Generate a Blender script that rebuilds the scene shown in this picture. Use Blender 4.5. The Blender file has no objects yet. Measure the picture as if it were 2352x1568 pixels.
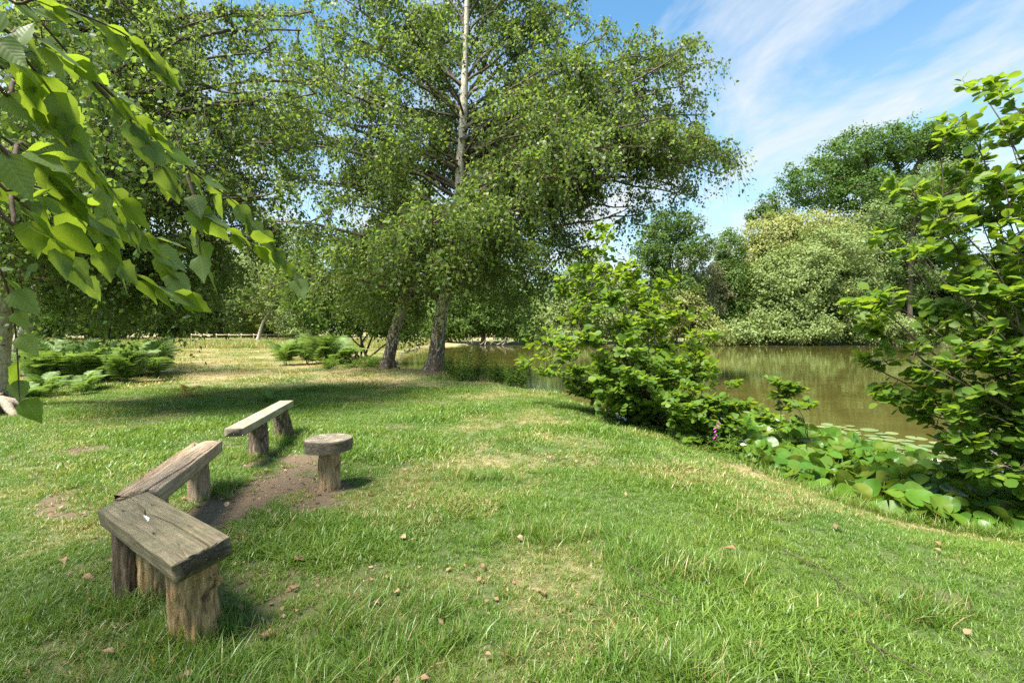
import bpy, math, random
import numpy as np
from mathutils import Vector, Matrix, Quaternion, noise as mnoise

# ------------------------------------------------------------------ camera, sky, sun, exposure
scene = bpy.context.scene
COL = scene.collection
F, HX, HY, EYE = 1110.0, 1176.0, 757.0, 1.5     # photo measured on a 2352 px wide print

cam_d = bpy.data.cameras.new('camera')
cam = bpy.data.objects.new('camera', cam_d)
COL.objects.link(cam)
cam.location = (0, 0, EYE)
cam.rotation_euler = (math.radians(90), 0, 0)
cam_d.sensor_width = 36.0
cam_d.lens = F / 2352.0 * 36.0
cam_d.shift_y = -27.0 / 2352.0
cam_d.clip_start = 0.05
cam_d.clip_end = 6000
scene.camera = cam

SUN = Vector((-0.70, -0.62, 0)).normalized()
ELEV = math.radians(61)
SUN = Vector((SUN.x * math.cos(ELEV), SUN.y * math.cos(ELEV), math.sin(ELEV)))

world = bpy.data.worlds.new('World')
scene.world = world
world.use_nodes = True
wt = world.node_tree
wt.nodes.clear()


def N(tree, kind, **kw):
    n = tree.nodes.new(kind)
    for k, v in kw.items():
        if k.startswith('i_'):
            n.inputs[int(k[2:])].default_value = v
        else:
            setattr(n, k, v)
    return n


def build_world():
    L = wt.links.new
    out = N(wt, 'ShaderNodeOutputWorld')
    bg = N(wt, 'ShaderNodeBackground')
    bg.inputs['Strength'].default_value = 0.078
    sky = N(wt, 'ShaderNodeTexSky', sky_type='NISHITA', sun_disc=False)
    sky.sun_elevation = ELEV
    sky.sun_rotation = math.atan2(SUN.x, SUN.y)
    sky.air_density = 1.0
    sky.dust_density = 0.3
    sky.ozone_density = 1.0
    tc = N(wt, 'ShaderNodeTexCoord')
    sep = N(wt, 'ShaderNodeSeparateXYZ')
    L(tc.outputs['Generated'], sep.inputs[0])
    add = N(wt, 'ShaderNodeMath', operation='ADD', i_1=0.12)
    mx = N(wt, 'ShaderNodeMath', operation='MAXIMUM', i_1=0.0)
    L(sep.outputs[2], mx.inputs[0]); L(mx.outputs[0], add.inputs[0])
    dx = N(wt, 'ShaderNodeMath', operation='DIVIDE'); dy = N(wt, 'ShaderNodeMath', operation='DIVIDE')
    L(sep.outputs[0], dx.inputs[0]); L(add.outputs[0], dx.inputs[1])
    L(sep.outputs[1], dy.inputs[0]); L(add.outputs[0], dy.inputs[1])
    cmb = N(wt, 'ShaderNodeCombineXYZ')
    L(dx.outputs[0], cmb.inputs[0]); L(dy.outputs[0], cmb.inputs[1])
    mp = N(wt, 'ShaderNodeMapping')
    mp.inputs['Location'].default_value = (0.35, 0.1, 0)
    mp.inputs['Rotation'].default_value = (0, 0, math.radians(4))
    mp.inputs['Scale'].default_value = (1.9, 0.85, 1)
    L(cmb.outputs[0], mp.inputs[0])
    n1 = N(wt, 'ShaderNodeTexNoise'); n1.inputs['Scale'].default_value = 1.3
    n1.inputs['Detail'].default_value = 9; n1.inputs['Roughness'].default_value = 0.62
    n1.inputs['Distortion'].default_value = 0.35
    L(mp.outputs[0], n1.inputs['Vector'])
    r1 = N(wt, 'ShaderNodeValToRGB')
    r1.color_ramp.elements[0].position = 0.43; r1.color_ramp.elements[0].color = (0, 0, 0, 1)
    r1.color_ramp.elements[1].position = 0.70; r1.color_ramp.elements[1].color = (0.92, 0.92, 0.92, 1)
    L(n1.outputs[0], r1.inputs[0])
    # thin veil that thickens towards the horizon, as the long slant path through the air does
    hz = N(wt, 'ShaderNodeMapRange'); hz.inputs[1].default_value = 0.0; hz.inputs[2].default_value = 0.52
    hz.inputs[3].default_value = 0.62; hz.inputs[4].default_value = 0.0
    L(mx.outputs[0], hz.inputs[0])
    mxx = N(wt, 'ShaderNodeMath', operation='MAXIMUM')
    scr = N(wt, 'ShaderNodeMath', operation='ADD', use_clamp=True)
    L(r1.outputs[0], scr.inputs[0]); L(hz.outputs[0], scr.inputs[1])
    hsv = N(wt, 'ShaderNodeHueSaturation'); hsv.inputs['Saturation'].default_value = 1.15
    hsv.inputs['Value'].default_value = 1.0
    L(sky.outputs[0], hsv.inputs['Color'])
    tint = N(wt, 'ShaderNodeMixRGB', blend_type='MULTIPLY'); tint.inputs[0].default_value = 1; tint.inputs[2].default_value = (0.86, 1.05, 0.96, 1)
    L(hsv.outputs[0], tint.inputs[1])
    mix = N(wt, 'ShaderNodeMixRGB')
    mix.inputs[2].default_value = (3.0, 3.2, 3.35, 1)
    L(scr.outputs[0], mix.inputs[0]); L(tint.outputs[0], mix.inputs[1])
    L(mix.outputs[0], bg.inputs[0]); L(bg.outputs[0], out.inputs[0])


build_world()

sun_d = bpy.data.lights.new('sun', 'SUN')
sun_d.energy = 4.3
sun_d.angle = math.radians(18.0)
sun_d.color = (1.0, 0.95, 0.86)
sun = bpy.data.objects.new('sun', sun_d)
COL.objects.link(sun)
sun.location = SUN * 60
sun.rotation_euler = SUN.to_track_quat('Z', 'Y').to_euler()

vs = scene.view_settings
vs.view_transform = 'Standard'
vs.look = 'None'
vs.exposure = 1.95
vs.gamma = 1.0
scene.display_settings.display_device = 'sRGB'
cy = scene.cycles
cy.max_bounces = 9
cy.diffuse_bounces = 6
cy.glossy_bounces = 3
cy.transmission_bounces = 4
cy.transparent_max_bounces = 8
cy.caustics_reflective = False
cy.caustics_refractive = False
cy.use_denoising = False

# ------------------------------------------------------------------ helpers
rng = np.random.default_rng(11)
random.seed(5)


def at(px, py, y):
    """world point at depth y that the photo shows at (px, py)"""
    return np.array([(px - HX) * y / F, y, EYE - (py - HY) * y / F])


def unit(v):
    v = np.asarray(v, float)
    return v / (np.linalg.norm(v, axis=-1, keepdims=True) + 1e-9)


def tagit(o, label=None, cat=None, group=None, kind=None):
    if label: o['label'] = label
    if cat: o['category'] = cat
    if group: o['group'] = group
    if kind: o['kind'] = kind
    return o


def thing(name, label, cat, loc=(0, 0, 0), group=None):
    o = bpy.data.objects.new(name, None)
    o.empty_display_size = 0.1
    COL.objects.link(o)
    o.location = [float(c) for c in loc]
    return tagit(o, label, cat, group)


def mesh_data(name, V, faces, mat=None, attrs=None, smooth=True):
    """faces: list of int arrays (n,k)"""
    V = np.ascontiguousarray(np.asarray(V, np.float32))
    me = bpy.data.meshes.new(name)
    me.vertices.add(len(V))
    me.vertices.foreach_set('co', V.ravel())
    faces = [np.asarray(f, np.int32) for f in faces if len(f)]
    loops = np.concatenate([f.ravel() for f in faces])
    starts, s = [], 0
    for f in faces:
        n, k = f.shape
        starts.append(s + np.arange(n) * k)
        s += n * k
    starts = np.concatenate(starts).astype(np.int32)
    me.loops.add(len(loops))
    me.loops.foreach_set('vertex_index', loops)
    me.polygons.add(len(starts))
    me.polygons.foreach_set('loop_start', starts)
    if smooth:
        me.polygons.foreach_set('use_smooth', np.ones(len(starts), bool))
    me.update(calc_edges=True)
    if attrs:
        for k, a in attrs.items():
            at_ = me.attributes.new(k, 'FLOAT', 'POINT')
            at_.data.foreach_set('value', np.asarray(a, np.float32))
    if mat: me.materials.append(mat)
    return me


def obj(name, me, parent=None, loc=None):
    o = bpy.data.objects.new(name, me)
    COL.objects.link(o)
    if parent: o.parent = parent
    if loc is not None: o.location = loc
    return o


class MB:
    """collects geometry in world coordinates"""
    def __init__(self): self.V, self.F, self.A, self.n = [], [], [], 0

    def add(self, V, faces, a=None):
        V = np.asarray(V, float).reshape(-1, 3)
        self.V.append(V)
        for f in faces: self.F.append(np.asarray(f) + self.n)
        self.A.append(np.zeros(len(V)) if a is None else np.asarray(a, float))
        self.n += len(V)

    def tubes(self, P, R, sides=6, cap=True):
        """P (M,K,3) polylines, R (M,K) radii"""
        P = np.asarray(P, float); R = np.asarray(R, float)
        if P.ndim == 2: P, R = P[None], R[None]
        M, K, _ = P.shape
        T = unit(np.gradient(P, axis=1))
        mean = unit(P[:, -1] - P[:, 0])
        ref = np.where(np.abs(mean[:, 2:3]) > 0.8, np.array([[1.0, 0.1, 0]]), np.array([[0, 0.1, 1.0]]))[:, None, :]
        S = unit(np.cross(T, np.broadcast_to(ref, T.shape)))
        U = np.cross(S, T)
        a = np.arange(sides) / sides * 2 * math.pi
        ring = S[:, :, None, :] * np.cos(a)[None, None, :, None] + U[:, :, None, :] * np.sin(a)[None, None, :, None]
        V = P[:, :, None, :] + ring * R[:, :, None, None]
        idx = np.arange(M * K * sides).reshape(M, K, sides)
        q = np.stack([idx[:, :-1], np.roll(idx, -1, 2)[:, :-1], np.roll(idx, -1, 2)[:, 1:], idx[:, 1:]], -1).reshape(-1, 4)
        fs = [q]
        if cap:
            fs.append(idx[:, -1].reshape(M, sides))
            fs.append(idx[:, 0, ::-1].reshape(M, sides))
        self.add(V, fs)

    def build(self, name, mat, parent=None, kind=None, smooth=True, label=None):
        V = np.concatenate(self.V)
        if parent is not None:
            p = parent
            while p is not None:
                V = V - np.array(p.location); p = p.parent
        groups = {}
        for f in self.F: groups.setdefault(f.shape[1], []).append(f)
        me = mesh_data(name, V, [np.concatenate(g) for g in groups.values()], mat,
                       {'tint': np.concatenate(self.A)}, smooth)
        o = obj(name, me, parent)
        if kind: o['kind'] = kind
        if label: o['label'] = label
        return o


def bez(p0, p1, p2, n):
    t = np.linspace(0, 1, n)[:, None]
    return (1 - t) ** 2 * p0 + 2 * t * (1 - t) * p1 + t * t * p2


def path(pts, n):
    """smooth resample of a polyline (Catmull-Rom)"""
    pts = np.asarray(pts, float)
    P = np.vstack([2 * pts[0] - pts[1], pts, 2 * pts[-1] - pts[-2]])
    m = len(pts) - 1
    out = []
    for u in np.linspace(0, m - 1e-6, n):
        i = int(u); t = u - i
        a, b, c, d = P[i], P[i + 1], P[i + 2], P[i + 3]
        out.append(0.5 * (2 * b + (c - a) * t + (2 * a - 5 * b + 4 * c - d) * t * t + (3 * b - a - 3 * c + d) * t ** 3))
    return np.array(out)


def interp_path(P, u):
    """points at fractions u (array) along polyline P"""
    u = np.clip(np.asarray(u, float), 0, 0.99999) * (len(P) - 1)
    i = u.astype(int); t = (u - i)[..., None]
    return P[i] * (1 - t) + P[i + 1] * t


# leaf templates: (u along, v across, w along normal)
LEAF_KITE = (np.array([[0, 0, 0], [0.38, 0.36, 0.06], [1, 0, -0.10], [0.38, -0.36, 0.06]]), [np.array([[0, 1, 2, 3]])])
LEAF_ROUND = (np.array([[0, 0, 0], [0.30, 0.34, 0.05], [0.78, 0.36, 0.02], [1, 0, -0.06], [0.78, -0.36, 0.02], [0.30, -0.34, 0.05]]),
              [np.array([[0, 1, 2, 3], [0, 3, 4, 5]])])
LEAF_LONG = (np.array([[0, 0, 0], [0.45, 0.2, 0.04], [1, 0, -0.12], [0.45, -0.2, 0.04]]), [np.array([[0, 1, 2, 3]])])


def add_leaves(mb, pos, axis, nrm, size, tpl, tint=None):
    V0, F0 = tpl
    n = len(pos)
    axis = unit(axis)
    side = unit(np.cross(nrm, axis))
    nn = np.cross(axis, side)
    size = np.broadcast_to(size, (n,))[:, None, None]
    V = pos[:, None, :] + size * (V0[None, :, 0:1] * axis[:, None] + V0[None, :, 1:2] * side[:, None] + V0[None, :, 2:3] * nn[:, None])
    k = len(V0)
    base = (np.arange(n) * k)[:, None, None]
    t = rng.random(n) if tint is None else tint
    mb.add(V, [(f[None] + base).reshape(-1, f.shape[1]) for f in F0], np.repeat(t, k))


# ------------------------------------------------------------------ materials
def new_mat(name):
    m = bpy.data.materials.new(name)
    m.use_nodes = True
    t = m.node_tree
    t.nodes.clear()
    out = N(t, 'ShaderNodeOutputMaterial')
    return m, t, out


def ramp(t, stops, interp='LINEAR'):
    r = N(t, 'ShaderNodeValToRGB')
    cr = r.color_ramp
    cr.interpolation = interp
    while len(cr.elements) < len(stops): cr.elements.new(0.5)
    for e, (p, c) in zip(cr.elements, stops):
        e.position = p
        e.color = (*c, 1) if len(c) == 3 else c
    return r


def noise_n(t, scale, detail=4, rough=0.55, vec=None, dist=0.0):
    n = N(t, 'ShaderNodeTexNoise')
    n.inputs['Scale'].default_value = scale
    n.inputs['Detail'].default_value = detail
    n.inputs['Roughness'].default_value = rough
    n.inputs['Distortion'].default_value = dist
    if vec is not None: t.links.new(vec, n.inputs['Vector'])
    return n


def leaf_mat(name, cols, trans, tfac=0.38, rough=0.42, veins=False, back=None):
    m, t, out = new_mat(name)
    L = t.links.new
    a = N(t, 'ShaderNodeAttribute', attribute_name='tint')
    oi = N(t, 'ShaderNodeObjectInfo')
    ad = N(t, 'ShaderNodeMath', operation='ADD'); fr = N(t, 'ShaderNodeMath', operation='FRACT')
    L(a.outputs['Fac'], ad.inputs[0]); L(oi.outputs['Random'], ad.inputs[1]); L(ad.outputs[0], fr.inputs[0])
    n = len(cols)
    r = ramp(t, [(i / (n - 1), c) for i, c in enumerate(cols)])
    L(fr.outputs[0], r.inputs[0])
    col = r.outputs[0]
    if back is not None:
        g = N(t, 'ShaderNodeNewGeometry')
        mb_ = N(t, 'ShaderNodeMixRGB'); mb_.inputs[2].default_value = (*back, 1)
        mul = N(t, 'ShaderNodeMath', operation='MULTIPLY', i_1=0.6)
        L(g.outputs['Backfacing'], mul.inputs[0]); L(mul.outputs[0], mb_.inputs[0]); L(col, mb_.inputs[1])
        col = mb_.outputs[0]
    p = N(t, 'ShaderNodeBsdfPrincipled')
    p.inputs['Roughness'].default_value = rough + 0.10
    p.inputs['IOR'].default_value = 1.45
    p.inputs['Specular IOR Level'].default_value = 0.32
    L(col, p.inputs['Base Color'])
    tr = N(t, 'ShaderNodeBsdfTranslucent')
    tm = N(t, 'ShaderNodeMixRGB', blend_type='MIX')
    tm.inputs[0].default_value = 0.75
    tm.inputs[2].default_value = (*trans, 1)
    L(col, tm.inputs[1])
    L(tm.outputs[0], tr.inputs['Color'])
    if veins:
        tc = N(t, 'ShaderNodeTexCoord')
        sp = N(t, 'ShaderNodeSeparateXYZ'); L(tc.outputs['Object'], sp.inputs[0])
        ab = N(t, 'ShaderNodeMath', operation='ABSOLUTE'); L(sp.outputs[1], ab.inputs[0])
        k = N(t, 'ShaderNodeMath', operation='MULTIPLY', i_1=-0.75); L(ab.outputs[0], k.inputs[0])
        s = N(t, 'ShaderNodeMath', operation='ADD'); L(sp.outputs[0], s.inputs[0]); L(k.outputs[0], s.inputs[1])
        w = N(t, 'ShaderNodeMath', operation='MULTIPLY', i_1=8.5 * 2 * math.pi); L(s.outputs[0], w.inputs[0])
        si = N(t, 'ShaderNodeMath', operation='SINE'); L(w.outputs[0], si.inputs[0])
        mid = N(t, 'ShaderNodeMapRange'); mid.inputs[1].default_value = 0.0; mid.inputs[2].default_value = 0.03
        mid.inputs[3].default_value = 1.6; mid.inputs[4].default_value = 0.0
        L(ab.outputs[0], mid.inputs[0])
        hh = N(t, 'ShaderNodeMath', operation='SUBTRACT'); L(si.outputs[0], hh.inputs[0]); L(mid.outputs[0], hh.inputs[1])
        b = N(t, 'ShaderNodeBump'); b.inputs['Strength'].default_value = 0.07; b.inputs['Distance'].default_value = 0.002
        L(hh.outputs[0], b.inputs['Height']); L(b.outputs[0], p.inputs['Normal'])
        vm = N(t, 'ShaderNodeMapRange'); vm.inputs[1].default_value = 0.9; vm.inputs[2].default_value = 1.6
        vm.inputs[3].default_value = 0; vm.inputs[4].default_value = 0.5
        L(mid.outputs[0], vm.inputs[0])
        vc = N(t, 'ShaderNodeMixRGB'); vc.inputs[2].default_value = (0.30, 0.38, 0.10, 1)
        L(vm.outputs[0], vc.inputs[0]); L(col, vc.inputs[1]); L(vc.outputs[0], p.inputs['Base Color'])
    mx = N(t, 'ShaderNodeMixShader'); mx.inputs[0].default_value = tfac
    L(p.outputs[0], mx.inputs[1]); L(tr.outputs[0], mx.inputs[2]); L(mx.outputs[0], out.inputs[0])
    return m


def bark_mat(name, c0, c1, scale=(6, 6, 1.2), bump=0.6):
    m, t, out = new_mat(name)
    L = t.links.new
    tc = N(t, 'ShaderNodeTexCoord')
    mp = N(t, 'ShaderNodeMapping'); mp.inputs['Scale'].default_value = scale
    L(tc.outputs['Object'], mp.inputs[0])
    n = noise_n(t, 3.0, 8, 0.65, mp.outputs[0], 0.6)
    r = ramp(t, [(0.3, c0), (0.7, c1)])
    L(n.outputs[0], r.inputs[0])
    p = N(t, 'ShaderNodeBsdfPrincipled'); p.inputs['Roughness'].default_value = 0.85
    b = N(t, 'ShaderNodeBump'); b.inputs['Strength'].default_value = bump; b.inputs['Distance'].default_value = 0.02
    L(n.outputs[0], b.inputs['Height']); L(b.outputs[0], p.inputs['Normal'])
    L(r.outputs[0], p.inputs['Base Color']); L(p.outputs[0], out.inputs[0])
    return m


def birch_mat(name, rough_h=3.0):
    """white bark with dark lenticel dashes, breaking into black plates near the foot"""
    m, t, out = new_mat(name)
    L = t.links.new
    tc = N(t, 'ShaderNodeTexCoord')
    sp = N(t, 'ShaderNodeSeparateXYZ'); L(tc.outputs['Object'], sp.inputs[0])
    m1 = N(t, 'ShaderNodeMapping'); m1.inputs['Scale'].default_value = (3.2, 3.2, 15)
    L(tc.outputs['Object'], m1.inputs[0])
    n1 = noise_n(t, 1.6, 5, 0.6, m1.outputs[0])
    dash = ramp(t, [(0.34, (1, 1, 1)), (0.40, (0, 0, 0))]); L(n1.outputs[0], dash.inputs[0])
    m2 = N(t, 'ShaderNodeMapping'); m2.inputs['Scale'].default_value = (11, 11, 3.6)
    L(tc.outputs['Object'], m2.inputs[0])
    n2 = noise_n(t, 1.3, 6, 0.6, m2.outputs[0], 0.9)
    hr = N(t, 'ShaderNodeMapRange'); hr.inputs[1].default_value = 0; hr.inputs[2].default_value = rough_h
    hr.inputs[3].default_value = 0.16; hr.inputs[4].default_value = -0.16
    L(sp.outputs[2], hr.inputs[0])
    ad = N(t, 'ShaderNodeMath', operation='ADD'); L(n2.outputs[0], ad.inputs[0]); L(hr.outputs[0], ad.inputs[1])
    plate = ramp(t, [(0.50, (0, 0, 0)), (0.545, (1, 1, 1))]); L(ad.outputs[0], plate.inputs[0])
    mxm = N(t, 'ShaderNodeMath', operation='MAXIMUM'); L(dash.outputs[0], mxm.inputs[0]); L(plate.outputs[0], mxm.inputs[1])
    n3 = noise_n(t, 9, 5, 0.6, tc.outputs['Object'])
    pale = ramp(t, [(0.3, (0.30, 0.25, 0.18)), (0.55, (0.46, 0.41, 0.33)), (0.75, (0.58, 0.54, 0.46))]); L(n3.outputs[0], pale.inputs[0])
    dark = ramp(t, [(0.3, (0.03, 0.024, 0.018)), (0.7, (0.13, 0.095, 0.06))]); L(n3.outputs[0], dark.inputs[0])
    mix = N(t, 'ShaderNodeMixRGB'); L(mxm.outputs[0], mix.inputs[0]); L(pale.outputs[0], mix.inputs[1]); L(dark.outputs[0], mix.inputs[2])
    p = N(t, 'ShaderNodeBsdfPrincipled'); p.inputs['Roughness'].default_value = 0.7
    b = N(t, 'ShaderNodeBump'); b.inputs['Strength'].default_value = 0.7; b.inputs['Distance'].default_value = 0.03
    L(ad.outputs[0], b.inputs['Height']); L(b.outputs[0], p.inputs['Normal'])
    L(mix.outputs[0], p.inputs['Base Color']); L(p.outputs[0], out.inputs[0])
    return m


M = {}
M['birch'] = birch_mat('birch_bark', 3.4)
M['birch_pale'] = birch_mat('birch_bark_pale', 0.6)
M['limb'] = bark_mat('limb_bark', (0.035, 0.026, 0.018), (0.14, 0.105, 0.07))
M['limb_pale'] = bark_mat('limb_bark_pale', (0.10, 0.075, 0.05), (0.32, 0.26, 0.19))
M['twig'] = bark_mat('twig_bark', (0.04, 0.025, 0.015), (0.12, 0.08, 0.05), (20, 20, 20), 0.2)
M['deadwood'] = bark_mat('dead_wood', (0.16, 0.12, 0.08), (0.42, 0.35, 0.27), (8, 8, 8), 0.5)
M['birch_leaf'] = leaf_mat('birch_leaves', [(0.055, 0.105, 0.016), (0.085, 0.145, 0.024), (0.08, 0.13, 0.036), (0.115, 0.17, 0.035)], (0.29, 0.41, 0.05), 0.46, 0.34)
M['birch_leaf2'] = leaf_mat('birch_leaves_shade', [(0.05, 0.10, 0.02), (0.075, 0.13, 0.03), (0.10, 0.16, 0.03)], (0.29, 0.41, 0.05), 0.47, 0.36)
M['near_leaf'] = leaf_mat('birch_leaves_near', [(0.05, 0.10, 0.014), (0.075, 0.14, 0.018), (0.06, 0.11, 0.02), (0.13, 0.19, 0.02)], (0.38, 0.52, 0.03), 0.50, 0.33, veins=True, back=(0.13, 0.17, 0.08))
M['alder_leaf'] = leaf_mat('alder_leaves', [(0.06, 0.125, 0.014), (0.095, 0.175, 0.018), (0.075, 0.14, 0.02), (0.15, 0.22, 0.025)], (0.34, 0.48, 0.025), 0.48, 0.42, veins=True)
M['alder_mass'] = leaf_mat('alder_leaves_mass', [(0.06, 0.125, 0.014), (0.095, 0.175, 0.018), (0.075, 0.14, 0.02), (0.15, 0.22, 0.025)], (0.34, 0.48, 0.025), 0.48, 0.40)
M['willow_leaf'] = leaf_mat('willow_leaves', [(0.15, 0.21, 0.06), (0.195, 0.255, 0.08), (0.24, 0.29, 0.11), (0.18, 0.25, 0.065)], (0.38, 0.46, 0.10), 0.34, 0.45)
M['willow_gold'] = leaf_mat('willow_gold_leaves', [(0.20, 0.24, 0.06), (0.26, 0.29, 0.085), (0.31, 0.31, 0.12)], (0.42, 0.46, 0.085), 0.34, 0.45)
M['straw_leaf'] = leaf_mat('dull_shrub_leaves', [(0.20, 0.19, 0.10), (0.27, 0.25, 0.15), (0.16, 0.18, 0.08)], (0.30, 0.30, 0.12), 0.3, 0.5)
M['oak_leaf'] = leaf_mat('oak_leaves', [(0.04, 0.09, 0.014), (0.06, 0.12, 0.018), (0.085, 0.15, 0.024)], (0.15, 0.27, 0.02), 0.34, 0.55)
M['ash_leaf'] = leaf_mat('ash_leaves', [(0.09, 0.15, 0.04), (0.13, 0.19, 0.055), (0.17, 0.22, 0.075)], (0.26, 0.36, 0.05), 0.34, 0.55)
M['green_leaf'] = leaf_mat('mid_green_leaves', [(0.05, 0.105, 0.016), (0.075, 0.135, 0.022), (0.11, 0.17, 0.03)], (0.22, 0.34, 0.03), 0.36, 0.55)
M['fern'] = leaf_mat('fern_fronds', [(0.09, 0.16, 0.03), (0.13, 0.21, 0.045), (0.17, 0.25, 0.08)], (0.28, 0.42, 0.06), 0.36, 0.42)
M['fern_dead'] = leaf_mat('dead_fern', [(0.42, 0.22, 0.05), (0.5, 0.30, 0.07)], (0.5, 0.3, 0.06), 0.3, 0.5)
M['herb'] = leaf_mat('herb_leaves', [(0.06, 0.125, 0.015), (0.09, 0.165, 0.022), (0.13, 0.20, 0.03)], (0.24, 0.38, 0.03), 0.38, 0.4)
M['lily'] = leaf_mat('lily_leaves', [(0.05, 0.125, 0.014), (0.07, 0.16, 0.018), (0.10, 0.18, 0.016), (0.055, 0.135, 0.02), (0.13, 0.17, 0.02)], (0.24, 0.36, 0.02), 0.34, 0.26, back=(0.17, 0.18, 0.03))
M['pad'] = leaf_mat('lily_pads', [(0.13, 0.19, 0.06), (0.17, 0.22, 0.085), (0.19, 0.23, 0.07)], (0.2, 0.3, 0.03), 0.15, 0.26)  # sky reflection put into the paler pad greens


def plain(name, col, rough=0.5, trans=None):
    m, t, out = new_mat(name)
    p = N(t, 'ShaderNodeBsdfPrincipled')
    n = noise_n(t, 40, 3)
    r = ramp(t, [(0.3, tuple(c * 0.85 for c in col)), (0.7, tuple(min(1, c * 1.12) for c in col))])
    tc = N(t, 'ShaderNodeTexCoord'); t.links.new(tc.outputs['Object'], n.inputs['Vector'])
    t.links.new(n.outputs[0], r.inputs[0]); t.links.new(r.outputs[0], p.inputs['Base Color'])
    p.inputs['Roughness'].default_value = rough
    t.links.new(p.outputs[0], out.inputs[0])
    return m


M['petal'] = plain('white_petals', (0.80, 0.76, 0.72), 0.45)
M['stamen'] = plain('yellow_stamens', (0.75, 0.48, 0.04), 0.5)
M['foxglove'] = plain('purple_bells', (0.42, 0.06, 0.34), 0.5)
M['stalk'] = plain('green_stalks', (0.10, 0.15, 0.03), 0.45)
M['dry_leaf'] = leaf_mat('dry_fallen_leaves', [(0.20, 0.115, 0.06), (0.30, 0.19, 0.11), (0.15, 0.085, 0.045), (0.38, 0.27, 0.17)], (0.4, 0.2, 0.08), 0.15, 0.6)
M['fence'] = plain('fence_wood', (0.38, 0.31, 0.20), 0.8)


def wood_mat(name, c_dark, c_mid, c_light, axis_scale=(1.2, 22, 22), endcol=None, moss=None, spots=None, bump=0.5):
    """sawn timber: grain runs along local x; end faces take the end-grain colour"""
    m, t, out = new_mat(name)
    L = t.links.new
    tc = N(t, 'ShaderNodeTexCoord')
    mp = N(t, 'ShaderNodeMapping'); mp.inputs['Scale'].default_value = axis_scale
    L(tc.outputs['Object'], mp.inputs[0])
    n = noise_n(t, 2.2, 9, 0.68, mp.outputs[0], 0.5)
    n2 = noise_n(t, 5, 5, 0.6, tc.outputs['Object'])
    r = ramp(t, [(0.28, c_dark), (0.5, c_mid), (0.74, c_light)])
    L(n.outputs[0], r.inputs[0])
    col = r.outputs[0]
    big = ramp(t, [(0.35, (0.72, 0.72, 0.70)), (0.65, (1.1, 1.1, 1.08))]); L(n2.outputs[0], big.inputs[0])
    mu = N(t, 'ShaderNodeMixRGB', blend_type='MULTIPLY'); mu.inputs[0].default_value = 1
    L(col, mu.inputs[1]); L(big.outputs[0], mu.inputs[2]); col = mu.outputs[0]
    if moss is not None:
        n4 = noise_n(t, 9, 5, 0.65, tc.outputs['Object'])
        mr = ramp(t, [(0.46, (0, 0, 0)), (0.72, (0.75, 0.75, 0.75))]); L(n4.outputs[0], mr.inputs[0])
        mm = N(t, 'ShaderNodeMixRGB'); mm.inputs[2].default_value = (*moss, 1)
        L(mr.outputs[0], mm.inputs[0]); L(col, mm.inputs[1]); col = mm.outputs[0]
    if endcol is not None:
        ge = N(t, 'ShaderNodeTexCoord'); s = N(t, 'ShaderNodeSeparateXYZ'); L(ge.outputs['Normal'], s.inputs[0])
        ab = N(t, 'ShaderNodeMath', operation='ABSOLUTE'); L(s.outputs[0], ab.inputs[0])
        mr = N(t, 'ShaderNodeMapRange'); mr.inputs[1].default_value = 0.72; mr.inputs[2].default_value = 0.85
        L(ab.outputs[0], mr.inputs[0])
        wv = noise_n(t, 60, 6, 0.7, tc.outputs['Object'], 1.0)
        er = ramp(t, [(0.36, endcol[0]), (0.62, endcol[1])]); L(wv.outputs[0], er.inputs[0])
        mm = N(t, 'ShaderNodeMixRGB'); L(mr.outputs[0], mm.inputs[0]); L(col, mm.inputs[1]); L(er.outputs[0], mm.inputs[2]); col = mm.outputs[0]
    if spots:
        for (sx, sy, rx, ry, c) in spots:
            mp2 = N(t, 'ShaderNodeMapping'); mp2.vector_type = 'TEXTURE'
            mp2.inputs['Location'].default_value = (sx, sy, 0); mp2.inputs['Scale'].default_value = (rx, ry, 10)
            L(tc.outputs['Object'], mp2.inputs[0])
            nz = noise_n(t, 60, 3, 0.6, tc.outputs['Object'])
            ln = N(t, 'ShaderNodeVectorMath', operation='LENGTH'); L(mp2.outputs[0], ln.inputs[0])
            a2 = N(t, 'ShaderNodeMath', operation='ADD'); L(ln.outputs['Value'], a2.inputs[0]); L(nz.outputs[0], a2.inputs[1])
            sr = ramp(t, [(0.80, (1, 1, 1)), (0.93, (0, 0, 0))])
            hv = N(t, 'ShaderNodeMath', operation='MULTIPLY', i_1=0.62); L(a2.outputs[0], hv.inputs[0]); L(hv.outputs[0], sr.inputs[0])
            mm = N(t, 'ShaderNodeMixRGB'); mm.inputs[2].default_value = (*c, 1)
            L(sr.outputs[0], mm.inputs[0]); L(col, mm.inputs[1]); col = mm.outputs[0]
    p = N(t, 'ShaderNodeBsdfPrincipled'); p.inputs['Roughness'].default_value = 0.8
    b = N(t, 'ShaderNodeBump'); b.inputs['Strength'].default_value = bump; b.inputs['Distance'].default_value = 0.006
    L(n.outputs[0], b.inputs['Height']); L(b.outputs[0], p.inputs['Normal'])
    L(col, p.inputs['Base Color']); L(p.outputs[0], out.inputs[0])
    return m


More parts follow.
